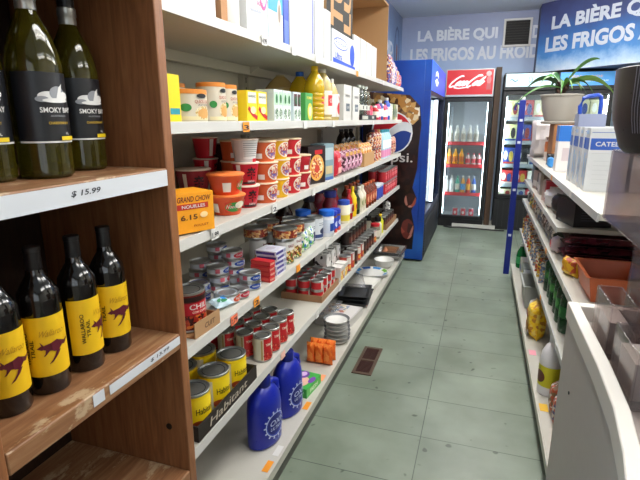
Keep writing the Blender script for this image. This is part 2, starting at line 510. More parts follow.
# ================================================================== WOODEN WINE SHELF
wv = wood_mat('stained pine', '#704529', '#895836', '#9b6842', 2)
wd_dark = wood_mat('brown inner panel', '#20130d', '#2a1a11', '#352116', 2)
wh = wood_mat('worn shelf board', '#6f472b', '#8a6040', '#a5825f', 1, 5)
scuff(wh)
ws = thing('wooden_shelf_unit', 'brown wooden shelf unit holding wine bottles beside the metal shelving', 'shelf')
MB().box(-1.10, -.69, .948, .978, 0, 2.0, wv).build('side_panel', ws, .003)
MB().box(-1.10, -.69, .425, .47, 0, 2.0, wv).build('side_panel', ws, .003)
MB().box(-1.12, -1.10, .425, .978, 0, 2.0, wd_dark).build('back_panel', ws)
MB().lathe([(.009, 0), (.009, .0015)], BLACK, 14).xf(lambda x, y, z: (-.745 + x, .9475 - z, .545 + y)).build('screw_hole', ws)
PRICE = M('#ccd0d6', .6); INK = M('#33343c', .7)
for zt, nm in ((1.24, '15.99'), (.825, '13.99'), (.42, None), (1.66, None)):
    s = MB().box(-1.098, -.69, .471, .947, zt - (.042 if zt < 1 else .034), zt, wh).build('shelf', ws, .003)
    if nm:
        p = MB()
        if zt > 1: p.box(-.6895, -.6885, .472, .946, zt - .040, zt - .004, PRICE)
        else:
            p.box(-.6895, -.6885, .70, .946, zt - .027, zt - .006, PRICE); p.box(-.6895, -.6885, .655, .685, zt - .028, zt - .003, PRICE)
        art(p, side_map(-.6885, 0, 0), [('t', '$ ' + nm, .70 if zt > 1 else .865, zt - .021 if zt > 1 else zt - .016, .070, .012 if zt > 1 else .009, INK, .3)])
        p.build('price_strip', s)

# kangaroo outline (facing left, tail up to the right), unit box
ROO = [[(-.50, .12), (-.40, .20), (-.30, .22), (-.28, .12), (-.36, .06)],                         # head
       [(-.36, .20), (-.40, .34), (-.30, .22)],                                                   # ear
       [(-.36, .10), (-.28, .22), (-.10, .26), (.02, .22), (-.04, .0), (-.2, .02)],               # neck, chest
       [(-.10, .26), (.08, .33), (.2, .26), (.22, .08), (.08, -.06), (-.06, -.02)],               # back and haunch
       [(.16, .29), (.34, .20), (.46, .26), (.5, .36), (.46, .2), (.34, .08), (.2, .1)],          # tail
       [(.04, .0), (.16, -.02), (.06, -.18), (-.1, -.36), (-.22, -.42), (-.1, -.28), (-.02, -.16)],  # hind leg
       [(-.26, .06), (-.16, .02), (-.28, -.12), (-.34, -.14), (-.28, -.06)]]                      # fore leg
def roo(cu, cv, s, m): return [('p', [(cu + x * s, cv + y * s) for x, y in pc], m) for pc in ROO]
wine_glass = M('#0c0a09', .08, coat=.5)
ROOC = M('#5a1224', .5); LABY = M('#e5b913', .5)
def red_wine():
    t = thing('wine_bottle', 'x', 'bottle')
    r = .0375
    MB().lathe([(.030, .003), (.035, 0), (r, .006), (r, .19), (.0355, .205), (.026, .222), (.017, .236), (.0145, .25), (.0138, .285)], wine_glass, 28).build('glass', t)
    MB().lathe([(.0146, .235), (.0150, .24), (.0145, .282), (.0155, .283), (.0155, .291), (.0140, .2925), (.006, .2928)], M('#141214', .35), 20).build('capsule', t)
    l = MB(); rr = r + .0006
    n = 26; a0 = 1.9
    vs = [(rr * sin(-a0 + 2 * a0 * i / n), -rr * cos(-a0 + 2 * a0 * i / n), z) for z in (.040, .162) for i in range(n + 1)]
    l.add(vs, [(i, i + 1, n + 2 + i, n + 1 + i) for i in range(n)], LABY)
    cmk = cyl_map(rr, .040)
    cm = lambda u, v, k: cmk(u * 1.12, v * 1.14, k)
    its = roo(.002, .045, .055, ROOC)
    its += [('t', 'Wallaroo', 0, .078, .04, .011, M('#b98a10', .5), .4), ('t', 'WALLAROO', -.040, .052, .058, .0065, BLACK, 0, 1), ('t', 'TRAIL', -.031, .052, .034, .006, BLACK, 0, 1)]
    art(l, cm, its)
    l.build('label', t)
    return t
K = Kind(red_wine)
ctx = 'on the middle wooden shelf'
K.put((-.792, .838, .825), RL - .30, 'dark wine bottle with yellow kangaroo label, beside the wooden side panel', 'kangaroo wine bottles')
K.put((-.790, .748, .825), RL + .42, 'dark wine bottle turned so vertical lettering shows on its yellow label', 'kangaroo wine bottles')
K.put((-.792, .655, .825), RL - .35, 'dark yellow-label wine bottle next to the one with vertical lettering', 'kangaroo wine bottles')
K.put((-.800, .572, .825), RL - .20, 'dark wine bottle with yellow kangaroo label, at the near end of its row', 'kangaroo wine bottles')
def white_wine():
    t = thing('wine_bottle', 'x', 'bottle')
    r = .048
    gl = M('#77701c', .04, 0, .85, .6)
    MB().lathe([(.032, .006), (.043, 0), (r, .006), (r, .205), (.045, .225), (.037, .255), (.025, .280), (.0175, .297), (.0155, .31)], gl, 28).build('glass', t)
    MB().lathe([(.0170, .300), (.0176, .304), (.0172, .316), (.0185, .318), (.0185, .332), (.0166, .334), (.0166, .356), (.0150, .358)], M('#9c9c98', .3, .7), 20,
               matfn=lambda i, j: M('#17161a', .3) if i > 4 else M('#a9a8a4', .3, .7)).build('screw_cap', t)
    l = MB(); rr = r + .0006; n = 26; a0 = 1.55
    vs = [(rr * sin(-a0 + 2 * a0 * i / n), -rr * cos(-a0 + 2 * a0 * i / n), z) for z in (.066, .192) for i in range(n + 1)]
    l.add(vs, [(i, i + 1, n + 2 + i, n + 1 + i) for i in range(n)], M('#15171d', .4))
    cm0 = cyl_map(rr, .066)
    cm = lambda u, v, k: cm0(u * 1.12, v * 1.06, k)
    W = M('#e2e2e0', .5); G = M('#8f9298', .5)
    its = [('r', -.064, .0, .064, .003, W)]
    its += [('e', -.012, .079, .016, .008, W), ('e', .004, .084, .014, .012, G), ('e', .016, .080, .010, .007, W), ('e', -.022, .074, .010, .005, G),
            ('p', [(.0, .075), (.008, .075), (.013, .1), (.006, .094)], W), ('e', .0, .072, .022, .004, W)]
    its += [('t', 'SMOKY BAY', 0, .056, .054, .009, W), ('t', 'AUSTRALIA', 0, .046, .026, .003, G), ('t', 'CHARDONNAY', 0, .034, .034, .0045, M('#c9a42c', .5)),
            ('r', .0, .004, .026, .011, M('#e2c413', .5)), ('t', '1L', .012, .016, .006, .004, W)]
    art(l, cm, its)
    l.build('label', t)
    return t
Kw = Kind(white_wine)
Kw.put((-.850, .868, 1.24), RL - .12, 'white wine bottle with black label, beside the wooden side panel', 'black-label wine bottles')
Kw.put((-.805, .728, 1.24), RL - .10, 'white wine bottle with black label, second from the wooden side panel', 'black-label wine bottles')
Kw.put((-.845, .635, 1.24), RL - .35, 'white wine bottle with black label, third from the wooden side panel', 'black-label wine bottles')
Kw.put((-.950, .55, 1.24), RL - .5, 'white wine bottle with black label, at the near end of its row', 'black-label wine bottles')

# ================================================================== LEFT METAL SHELVING
Y0, Y1 = .985, 4.42
SH = M('#c3c0b6', .42); SHB = M('#c6c0b0', .5)
g = thing('shelving_unit', 'long white metal shelving unit stocked with groceries along the left wall', 'shelf')
MB().box(-1.13, -1.112, Y0, Y1, .0, 2.15, SHB).build('back_panel', g)
for y in (Y0 + .03, 2.15, 3.30, Y1 - .03):
    u = MB().box(-1.112, -1.085, y - .025, y + .025, 0, 2.15, M('#aaa392', .5))
    for i in range(40): u.box(-1.0852, -1.0846, y - .004, y + .004, .3 + i * .045, .325 + i * .045, DARK)
    u.build('upright', g)
ZA, ZB, ZC, ZD, ZE, ZF = 1.61, 1.34, 1.05, .755, .445, .12
TAGO = M('#f29a2a', .5)
def shelf(z, tags):
    s = MB().box(-1.084, -.705, Y0, Y1, z - .022, z, SH)
    s.box(-1.084, -1.06, Y0, Y1, z - .06, z - .022, SHB)                        # folded rear rail
    s = s.build('shelf', g, .002)
    r = MB().hexa([(-.705, Y0, z - .025), (-.698, Y0, z - .025), (-.698, Y1, z - .025), (-.705, Y1, z - .025)],
                  [(-.705, Y0, z + .004), (-.702, Y0, z + .004), (-.702, Y1, z + .004), (-.705, Y1, z + .004)], M('#bebdb8', .4))
    r.build('price_rail', s, .001)
    for y in (2.15, 3.30):                                                          # bracket under the joint
        b = MB().prism([(-1.084, z - .022), (-1.02, z - .022), (-1.02, z - .03), (-1.084, z - .07)], lambda a, c: (a, y - .004, c), lambda a, c: (a, y + .004, c), SHB)
        b.build('bracket', s)
    for y, c, txt in tags:
        p = MB().box(-.6965, -.6955, y - .021, y + .021, z - .029, z + .001, c)
        if txt: art(p, side_map(-.6955), [('t', txt, y, z - .016, .034, .016, INK)])
        p.build('price_tag', s)
shelf(ZA, [(1.52, WHITE, '4.99'), (1.78, WHITE, None), (2.05, PAPER, None), (2.75, TAGO, None), (3.5, WHITE, None)])
shelf(ZB, [(1.37, TAGO, '3'), (2.3, WHITE, None), (1.9, WHITE, None), (3.2, WHITE, None)])
shelf(ZC, [(1.155, WHITE, '1.99'), (1.57, WHITE, '2'), (2.0, WHITE, None), (2.5, WHITE, None)])
shelf(ZD, [(1.24, M('#f07a55', .5), '1.79'), (1.40, TAGO, '2'), (1.80, TAGO, None), (2.2, WHITE, None), (2.6, PAPER, None), (2.75, PAPER, None), (3.1, PAPER, None)])
shelf(ZE, [(2.05, PAPER, None), (2.45, PAPER, None), (1.62, M('#e8b5a8', .5), None)])
s = MB().box(-1.084, -.635, Y0, Y1, ZF - .03, ZF, SH).build('shelf', g, .002)
MB().box(-.636, -.628, Y0, Y1, ZF - .035, ZF + .002, OFFW).build('price_rail', s)
MB().box(-1.0, -.650, Y0, Y1, .0, ZF - .03, M('#57574f', .5)).build('kick_plate', g)
for y, x, c in ((1.36, -.65, TAGO), (1.45, -.648, PAPER), (1.765, -.645, TAGO), (2.01, -.655, M('#f0a070', .5))):
    MB().box(x - .010 - .006, x + .010 - .002, y - .03, y + .03, ZF + .0003, ZF + .001, c).build('price_tag', s)

# ---------------------------------------------------------------- goods: makers
def can_kind(name, cat, r, h, lab, items=None, lid=LIDST, rim=True, n=24, bands=()):
    """tin: steel body with rims, printed sleeve, recessed lid"""
    def make():
        t = thing(name, 'x', cat)
        MB().lathe([(r * .93, 0), (r, .002), (r, .004), (r * .975, .007), (r * .975, h - .007), (r, h - .004), (r, h - .001), (r * .96, h), (r * .93, h - .0005), (r * .92, h - .004)], STEEL, n).build('body', t)
        MB().lathe([(r * .925, h - .0045), (r * .75, h - .0043), (r * .74, h - .003), (r * .70, h - .003), (r * .69, h - .0043), (.0005, h - .0043)], lid, n).build('lid', t)
        rr = r * .985
        l = MB().open_lathe([(rr, .007), (rr, h - .008)], lab, n)
        for z0, z1, m in bands: l.open_lathe([(rr + .0003, z0 * h), (rr + .0003, z1 * h)], m, n)
        if items: art(l, cyl_map(rr), items(r, h))
        l.build('label', t)
        return t
    return Kind(make)
def carton_kind(name, cat, w, d, h, base, front=None, right=None, left=None, top=None, faces=None):
    """printed carton; w along the front, fronts face -y"""
    def make():
        mb = MB().box(-w / 2, w / 2, -d / 2, d / 2, 0, h, base, faces)
        if front: art(mb, flat_map(-d / 2), front)
        if right: art(mb, side_map(w / 2), right)
        if left: art(mb, lambda u, v, k: (-w / 2 - k, -u, v), left)
        if top: art(mb, top_map(h), top)
        return tag(mb.build(name), 'x', cat)
    return Kind(make)
def bottle_kind(name, cat, prof, body, cap, capm, label=None, lm_=None, items=None, n=18, sx=1, sy=1):
    """prof: body profile; cap: (r,z0,z1); label: (r,z0,z1)"""
    def make():
        t = thing(name, 'x', cat)
        MB().lathe(prof, body, n, sx=sx, sy=sy).build('body', t)
        r, a, b = cap
        MB().lathe([(r * .96, a), (r, a + .001), (r, b - .002), (r * .9, b), (.0005, b)], capm, 14).build('cap', t)
        if label:
            r, a, b = label
            l = MB().open_lathe([(r, a), (r, b)], lm_, n, sx=sx, sy=sy)
            if items: art(l, cyl_map(r * max(sx, sy) if sx == sy else r), items)
            l.build('label', t)
        return t
    return Kind(make)
def bag_kind(name, cat, w, d, h, mat, cols=None, seed=1, wr=.002, items=None):
    def make():
        mb = MB().pillow(w, d, h, mat, wr=wr, seed=seed, cols=cols)
        if items: art(mb, flat_map(-d / 2 - .001), items)
        return tag(mb.build(name), 'x', cat)
    return Kind(make)
def row(kind, spots, rz, desc, ctx, group, jit=.0, short=None):
    """label each thing by its place in its row, counted from the near end"""
    n = len(spots)
    for i, p in enumerate(spots):
        if n == 1: l = desc + ' ' + ctx
        elif n == 2: l = f'{desc} {ctx}, {("nearer", "farther")[i]} of two'
        else: l = f'{desc} {ctx}, {"last in its row" if i == n - 1 and n > 3 else ORD[i] + " from near end"}'
        kind.put(p, rz + random.uniform(-jit, jit), l, group)

# ---------------------------------------------------------------- shelf B (oats, cartons, oils, flour)
oats_pic = food('oat picture', ['#d9c38a', '#e6d8ad', '#c5a45f', '#efe6c8'], 220)
def oat_tub(r, h, lo):
    def make():
        t = thing('oat_tub', 'x', 'tub')
        MB().lathe([(r * .97, 0), (r, .002), (r, h - .010)], M('#d6cdb4', .5), 28).build('body', t)
        MB().lathe([(r * 1.02, h - .012), (r * 1.02, h - .001), (r * .98, h), (r * .94, h - .003), (.0005, h - .003)], M('#df8a34', .45), 28).build('lid', t)
        l = MB().open_lathe([(r + .0005, .006), (r + .0005, h - .014)], M('#d8cfbc', .5), 28)
        art(l, cyl_map(r + .0005), [('r', -.9 * r, .006, .9 * r, .016, M('#e8dcb0', .5)), ('e', .35 * r, h * .30, .55 * r, h * .2, oats_pic), ('e', .35 * r, h * .28, .42 * r, h * .15, M('#d9a35c', .5)),
                               ('e', -.62 * r, h * .45, .26 * r, .010, GREEN), ('t', 'QUICK OATS', .3 * r, h * .62, r * 1.0, .010, M('#b0634e', .5)),
                               ('t', 'AVOINE', .3 * r, h * .53, r * .7, .006, M('#8e8a80', .5)), ('e', .2 * r, h * .80, .3 * r, .006, DARK)])
        l.build('label', t)
        return t
    return Kind(make)
k1 = oat_tub(.057, .085, 0); k2 = oat_tub(.042, .112, 0)
k1.put((-.770, 1.160, ZB), RL - .35, 'short wide oat tub with orange lid and green badge', 'oat tubs')
k2.put((-.775, 1.305, ZB), RL - .30, 'tall oat tub with orange lid beside the short wide tub', 'oat tubs')
k2.put((-.790, 1.405, ZB), RL - .35, 'tall oat tub with orange lid next to the yellow pack', 'oat tubs')
k2.put((-.900, 1.285, ZB), RL, 'oat tub half hidden behind the front row of tubs', 'oat tubs')
carton_kind('starch_box', 'box', .05, .06, .115, M('#efd20c', .45), [('r', -.02, .02, .02, .035, M('#1f8f9f', .5))]).put((-.76, 1.055, ZB), RL, 'tall yellow box beside the wooden side panel')
yp = carton_kind('baking_packet', 'box', .075, .05, .10, M('#f0d217', .45), [('r', -.03, .06, .03, .095, M('#d9dbcf', .5)), ('t', 'BAKING', 0, .082, .05, .007, DARK), ('s', [(-.03, .045), (0, .025), (.034, .012)], .014, RED), ('e', .005, .038, .02, .012, M('#f5e6a8', .5))], top=[('e', 0, 0, .02, .015, BROWN)])
row(yp, [(-.76, 1.495, ZB), (-.76, 1.575, ZB)], RL, 'yellow baking packet with red swoosh', 'on the second shelf from top', 'yellow packets')
def tea(c1, c2): return carton_kind('tea_carton', 'carton', .078, .07, .112, M('#d7e4e4', .45),
    [('r', -.035, .058, -.003, .105, c1), ('r', .003, .058, .035, .105, c1), ('r', -.035, .004, .035, .05, M('#e7eee8', .5)), ('e', -.018, .028, .014, .02, c2), ('e', .018, .028, .014, .02, c2), ('e', -.018, .08, .008, .016, M('#1e6a3c', .5)), ('e', .018, .08, .008, .016, M('#1e6a3c', .5))],
    left=[('r', -.03, .01, .03, .1, M('#cfdde0', .5))])
herb = food('herb picture', ['#3d6b45', '#8fb08f', '#dfe7df', '#4a5a50'], 260)
tea(M('#bfe3c4', .5), herb).put((-.75, 1.668, ZB), RL, 'white and pale green carton next to the yellow packets', 'tea cartons')
tea(M('#bfe3c4', .5), herb).put((-.75, 1.75, ZB), RL, 'white and pale green carton beside the dark-topped carton', 'tea cartons')
tea(M('#5a2f33', .5), herb).put((-.75, 1.858, ZB), RL, 'white carton with brown upper panels and leafy pattern', 'tea cartons')
carton_kind('juice_mix_carton', 'carton', .09, .07, .115, M('#4aa04a', .45), [('e', .01, .04, .03, .035, M('#e8d44c', .5)), ('e', .01, .04, .016, .02, M('#f3ecc0', .5)), ('t', 'POMME', 0, .095, .06, .012, M('#f0de5a', .5))]).put((-.745, 1.985, ZB), RL, 'green carton with yellow fruit picture beside the cooking oil')
OIL = M('#ecc215', .12, 0, .35); OILP = M('#d9c47e', .2, 0, .3)
def ribs(r, h, k=6):
    p = [(r * .9, 0), (r, .006)]
    for i in range(k):
        z = .012 + (h * .6 - .012) * i / k
        p += [(r, z), (r * .94, z + h * .03), (r, z + h * .06)]
    p += [(r, h * .66), (r * .8, h * .8), (.4 * r, h * .92), (.34 * r, h * .95)]
    return p
oil = bottle_kind('oil_bottle', 'bottle', ribs(.047, .232), OIL, (.016, .218, .242), M('#f0c514', .4), (.0455, .07, .12), M('#d8a011', .4), [('r', -.02, .01 + .06, .02, .05 + .06, RED), ('t', 'HUILE', 0, .09, .034, .012, YEL)], 20)
oil.put((-.755, 2.185, ZB), RL, 'yellow cooking oil bottle with yellow cap at the shelf front')
bottle_kind('oil_bottle', 'bottle', ribs(.052, .222), M('#dcb414', .12, 0, .35), (.020, .208, .229), M('#1c5fc4', .4)).put((-.865, 2.285, ZB), RL, 'yellow cooking oil bottle with blue cap at the back')
bottle_kind('vinegar_jug', 'jug', [(.07, 0), (.075, .01), (.075, .16), (.05, .19), (.025, .212), (.02, .216)], M('#cfae6c', .2), (.022, .213, .222), M('#c8b58a', .4)).put((-.988, 2.335, ZB), RL, 'big amber jug standing at the back behind the cartons')
ol2 = bottle_kind('oil_bottle', 'bottle', ribs(.046, .235), OILP, (.017, .222, .240), PAPER, (.0465, .03, .14), M('#e8e2d0', .4), [('r', -.03, .07, .03, .12, RED), ('t', 'OIL', 0, .095, .04, .02, WHITE)], 20)
ol2.put((-.755, 2.305, ZB), RL, 'pale oil bottle with red and white label beside the yellow-capped bottle', 'pale oil bottles')
bottle_kind('vinegar_bottle', 'bottle', [(.04, 0), (.045, .01), (.045, .12), (.03, .16), (.016, .185), (.014, .19)], OILP, (.016, .185, .205), PAPER, (.0455, .02, .13), M('#ecebe6', .4), [('r', -.03, .02, .03, .125, WHITE), ('e', .0, .06, .02, .03, RED), ('t', 'V', 0, .11, .02, .02, RED)]).put((-.755, 2.435, ZB), RL, 'short pale bottle with white cap and red label beside flour', None)
fl = carton_kind('flour_bag', 'bag', .15, .09, .185, M('#cbcac6', .7), [('r', -.03, .05, .045, .09, M('#5b6672', .6)), ('t', 'FARINE', 0, .13, .08, .014, M('#6d6d70', .6)), ('t', 'FLOUR', .01, .07, .05, .012, WHITE)])
row(fl, [(-.755, 2.60, ZB), (-.758, 2.80, ZB)], RL, 'white paper flour bag', 'on the second shelf', 'flour bags')
wb = bottle_kind('water_bottle', 'bottle', [(.03, 0), (.034, .005), (.034, .08), (.031, .09), (.034, .1), (.034, .14), (.012, .175), (.012, .18)], glassy('clear bottle plastic', '#e6ece8', .2, .1), (.014, .178, .192), M('#e4ebe2', .5), (.0345, .045, .075), M('#d6d8d0', .5), [('r', -.012, .05, .012, .07, DARK)])
row(wb, [(-.745, 2.98, ZB + .018), (-.745, 3.07, ZB + .018), (-.745, 3.16, ZB + .018), (-.82, 3.02, ZB + .018), (-.82, 3.12, ZB + .018)], RL, 'clear plastic bottle', 'in the black tray', 'clear bottles in the tray')
def tray(name, x0, x1, y0, y1, z, hgt, mat, lab, cat='tray', t_=.005, items=None, group=None):
    mb = MB().box(x0, x1, y0, y1, 0, .003, mat)
    mb.box(x1 - t_, x1, y0, y1, .003, hgt, mat).box(x0, x0 + t_, y0, y1, .003, hgt, mat).box(x0 + t_, x1 - t_, y0, y0 + t_, .003, hgt, mat).box(x0 + t_, x1 - t_, y1 - t_, y1, .003, hgt, mat)
    if items: art(mb, side_map(x1), items)
    o = mb.build(name); o.location.z = z + .0008
    return tag(o, lab, cat, group)
tray('display_tray', -.87, -.71, 2.93, 3.36, ZB, .035, DARK, 'black tray of clear bottles and red jars on the second shelf', items=[('r', 2.95, .008, 3.1, .028, M('#c9c9bd', .5)), ('r', 3.22, .012, 3.28, .026, WHITE)])
rj = bottle_kind('jam_jar', 'jar', [(.028, 0), (.03, .004), (.03, .07), (.026, .08)], M('#d63a50', .3), (.028, .078, .092), M('#d24a5c', .4), (.0305, .02, .06), M('#e0607a', .4))
row(rj, [(-.758, 3.245, ZB + .005), (-.758, 3.315, ZB + .005)], RL, 'small red jar', 'in the black tray', 'small red jars')
misc = [('#c22a34', .10, .03), ('#e0477a', .13, .028), ('#243a8c', .14, .03), ('#b7232c', .12, .03), ('#e25586', .13, .03), ('#2950b8', .17, .032), ('#d9d7cc', .13, .035)]
for i, (c, h, r) in enumerate(misc):
    bottle_kind('condiment_bottle', 'bottle', [(r * .9, 0), (r, .004), (r, h * .7), (r * .45, h * .88), (r * .4, h * .9)], M(c, .3), (r * .5, h * .88, h), M(['#ffffff', '#202024', '#c9c9c4'][i % 3], .4), (r + .0006, h * .2, h * .6), M(['#f0e8d8', '#efefef', '#cfd8ea'][i % 3], .4), None, 14).put(
        (-.745, 3.46 + i * .085, ZB), RL, ['small red bottle beside the black tray', 'pink bottle with dark cap beside the small red one', 'dark blue bottle with pale label on the second shelf', 'deep red bottle between dark blue and pink ones', 'pink bottle beside the tall blue bottle', 'tall royal blue bottle near the far shelf end', 'whitish bottle last on the second shelf'][i])
for i in range(3):
    carton_kind('snack_pack', 'pack', .14, .05, .13, M(['#cfd2bd', '#b9c48d', '#d8d3c0'][i], .4), [('e', 0, .06, .04, .035, herb)]).put((-.76, 4.10 + i * .1, ZB), RL, ['pale pack beside the whitish bottle', 'light green pack between two pale packs', 'pale pack at the very end of the second shelf'][i], 'pale packs at the shelf end')

# ---------------------------------------------------------------- shelf A (paper goods)
TISS = M('#d6d6d6', .7)
def soft(name, cat, w, d, h, m, front=None, bev=.012):
    def make():
        mb = MB().box(-w / 2, w / 2, -d / 2, d / 2, 0, h, m)
        if front: art(mb, flat_map(-d / 2), front)
        return tag(mb.build(name, None, 0), 'x', cat)
    return Kind(make)
soft('paper_pack', 'pack', .26, .3, .22, TISS).put((-.87, 1.13, ZA), RL, 'plain white paper pack next to the wooden unit on top shelf')
carton_kind('cardboard_divider', 'cardboard', .035, .3, .26, M('#b98a62', .8)).put((-.86, 1.29, ZA), RL, 'narrow brown cardboard edge between white packs on top shelf')
def roll():
    mb = MB().lathe([(.058, 0), (.06, .003), (.06, .207), (.058, .21), (.02, .21), (.02, .2), (.0005, .2)], M('#e4e4e0', .75), 24)
    return tag(mb.build('paper_towel_roll'), 'x', 'paper roll')
Kr = Kind(roll)
Kr.put((-.775, 1.375, ZA), RL, 'white paper roll standing beside the brown cardboard edge')
soft('tissue_pack', 'pack', .155, .26, .24, TISS, [('r', -.0775, .13, .0775, .24, M('#38a5dc', .5)), ('e', .045, .125, .028, .04, M('#e0559a', .5)), ('e', .045, .125, .018, .028, M('#f1c6dd', .5)), ('t', 'DOUCEUR', 0, .075, .1, .012, M('#b9c3dd', .5)), ('t', 'SOFT', .02, .10, .05, .012, M('#d56ba4', .5))]).put((-.85, 1.525, ZA), RL, 'white tissue pack with blue top and pink flower')
soft('tissue_pack', 'pack', .125, .26, .24, M('#dde9ee', .6), [('r', -.0625, .10, .0625, .24, M('#3aa0d8', .5)), ('e', .03, .10, .018, .045, M('#c9c4bc', .5)), ('e', .03, .10, .010, .03, M('#8d7f72', .5))]).put((-.85, 1.672, ZA), RL, 'pale tissue pack with bright blue upper half')
soft('tissue_pack', 'pack', .05, .26, .24, M('#2b4bb4', .5), [('r', -.02, .0, .02, .09, M('#5773c4', .5))]).put((-.85, 1.768, ZA), RL, 'narrow royal blue pack between white ones on top shelf')
tp = soft('napkin_pack', 'pack', .115, .26, .26, TISS, [('r', -.05, .1, .05, .102, GREY)])
row(tp, [(-.85, 1.860, ZA), (-.85, 1.98, ZA)], RL, 'tall plain white napkin pack', 'beside the narrow blue one', 'white napkin packs')
soft('napkin_pack', 'pack', .03, .26, .26, M('#d0d0d6', .7), [('r', -.004, 0, .006, .26, M('#3a4fae', .5))]).put((-.85, 2.06, ZA), RL, 'thin white pack with blue stripe on top shelf')
soft('napkin_pack', 'pack', .12, .26, .255, M('#cfcfd0', .7)).put((-.85, 2.15, ZA), RL, 'white napkin pack next to the thin striped one')
soft('napkin_pack', 'pack', .09, .26, .22, M('#d4d4d6', .7)).put((-.85, 2.27, ZA), RL, 'shorter white pack in front of the cardboard box')
ROY = M('#2a50c8', .5)
soft('toilet_paper_pack', 'pack', .44, .26, .158, M('#d2d6dc', .6), [('e', -.07, .105, .13, .028, ROY), ('e', -.07, .105, .12, .022, M('#e8eef8', .5)), ('t', 'Royale', -.07, .104, .2, .032, ROY, .2), ('t', 'Ultra', -.11, .045, .13, .03, ROY, .2),
     ('p', [(-.21, .0), (.22, .0), (.22, .02), (-.21, .03)], ROY), ('e', .15, .075, .05, .055, ROY), ('e', .06, .065, .035, .03, M('#d6d8de', .5))]).put((-.85, 2.565, ZA), RL, 'white and blue toilet paper pack with oval emblem', None)
bx = M('#1a1713', .7); KR = M('#b08a60', .8)
mbx = MB().box(-1.08, -.75, 2.345, 2.83, 0, .42, KR, {'right': bx})
art(mbx, side_map(-.75), [('t', 'TUO', 2.52, .23, .40, .22, KR, 0, 1), ('t', 'LUT', 2.72, .23, .40, .14, KR, 0, 1)])
o = mbx.build('cardboard_box'); o.location.z = ZA + .16
tag(o, 'brown cardboard box with big black lettering above the toilet paper', 'box')
for i, (y, hh) in enumerate(((2.90, .235), (3.06, .232), (3.22, .228), (3.38, .222))):
    soft('tissue_box', 'box', .14, .2, hh - .03 + .005 * i, M(['#d8d8d8', '#d0d0d0', '#d9d8d6', '#cdcdcc'][i], .6)).put((-.84, y, ZA), RL, 'plain white tissue box in a stepped row, ' + ['beside the toilet paper', 'second from toilet paper', 'third from toilet paper', 'last before the open carton'][i], 'stepped white tissue boxes')
# big open carton at the end
kb = MB(); kb.box(-1.08, -.74, 3.82, 3.83, 0, .56, KR).box(-1.08, -1.07, 3.0, 3.82, 0, .56, KR).box(-1.07, -.74, 2.98, 3.82, .548, .56, KR)
o = kb.build('cardboard_box'); o.location.z = ZA + .0008
tag(o, 'large open brown cardboard carton near the far end of top shelf', 'box')
sn = [('#7a3350', 'plum snack bag hanging past the open carton'), ('#d9cfe0', 'pale lilac snack bag next to the plum one'), ('#3b4fa6', 'blue toy pack at the far end of top shelf'), ('#e07b39', 'orange toy pack at the far end of top shelf'), ('#d2445a', 'red toy pack last on the top shelf')]
for i, (c, l) in enumerate(sn):
    pc = food('toy pack print', [c, '#f0e6da', c, '#4c5aa8', '#e59a4a'], 90)
    bag_kind('snack_bag', 'bag', .11, .05, .22 - .027 * i, pc, seed=i).put((-.735, 3.90 + i * .105, ZA), RL, l)

# ---------------------------------------------------------------- shelf C (noodles)
ob = carton_kind('noodle_box', 'box', .155, .10, .106, M('#f5a31f', .45),
    [('t', 'GRAND CHOW', .018, .090, .10, .015, M('#7a2a20', .5), .1), ('r', -.055, .063, .06, .078, M('#c0321f', .5)), ('t', 'NOUILLES', .015, .0705, .07, .009, WHITE), ('t', '6.15', .0, .042, .05, .014, M('#5a3a1a', .5)), ('e', .045, .045, .012, .008, M('#f9d69a', .5)), ('t', 'POULET', .035, .018, .045, .006, M('#b05010', .5))])
ob.put((-.768, 1.095, ZC + .0045), RL - .45, 'orange noodle box leaning at the near end of the shelf', None)
ORB = M('#e2572a', .4); CR = M('#e9d8c6', .5)
def bowl():
    t = thing('noodle_bowl', 'x', 'bowl')
    MB().lathe([(.040, 0), (.042, .002), (.057, .055), (.061, .060), (.061, .064), (.058, .066), (.0005, .066)], ORB, 28, matfn=lambda i, j: M('#ee7f3e', .4) if i > 2 else ORB).build('body', t)
    l = MB()
    def mp(u, v, k):
        r = .042 + (v / .055) * .0152 + k + .0005; a = u / .05
        return (r * sin(a), -r * cos(a), v)
    art(l, mp, [('r', -.03, .012, .03, .044, M('#d93a26', .5)), ('e', -.0, .028, .03, .016, M('#3a8a3c', .5)), ('e', .02, .034, .018, .012, M('#f1ead0', .5)), ('t', 'Noodle', -.005, .03, .04, .012, WHITE, .3), ('e', .055, .034, .014, .012, M('#cfc9b4', .5)), ('r', -.075, .01, -.05, .04, M('#f0eee8', .5))])
    l.build('label', t)
    return t
kb_ = Kind(bowl)
kb_.put((-.775, 1.265, ZC), RL - .6, 'orange noodle bowl with green emblem, bottom of the pair', 'orange noodle bowls')
kb_.put((-.775, 1.262, ZC + .0665), RL + .25, 'orange noodle bowl stacked on top of another', 'orange noodle bowls')
SHR = M('#c3162c', .4)
def cup(body, art_items, h=.078, r0=.034, r1=.046, rim=CR):
    def make():
        t = thing('noodle_cup', 'x', 'noodle cup')
        b = MB().lathe([(r0, 0), (r0 + .001, .002), (r1, h - .006), (r1 + .003, h - .005), (r1 + .003, h - .001), (r1 + .001, h), (.0005, h)], body, 26, matfn=lambda i, j: rim if i > 2 else body)
        b.build('body', t)
        l = MB()
        def mp(u, v, k):
            rr = r0 + .001 + (r1 - r0) * v / h + k + .0004; a = u / r1
            return (rr * sin(a), -rr * cos(a), v)
        art(l, mp, art_items)
        l.build('label', t)
        return t
    return Kind(make)
shin = cup(SHR, [('t', '辛', .005, .042, .036, .042, BLACK), ('r', -.03, .004, .03, .012, M('#3a0a10', .5)), ('r', -.052, .008, -.036, .07, M('#e2dcd6', .5)), ('t', 'RAMYUN', .005, .014, .03, .007, WHITE)])
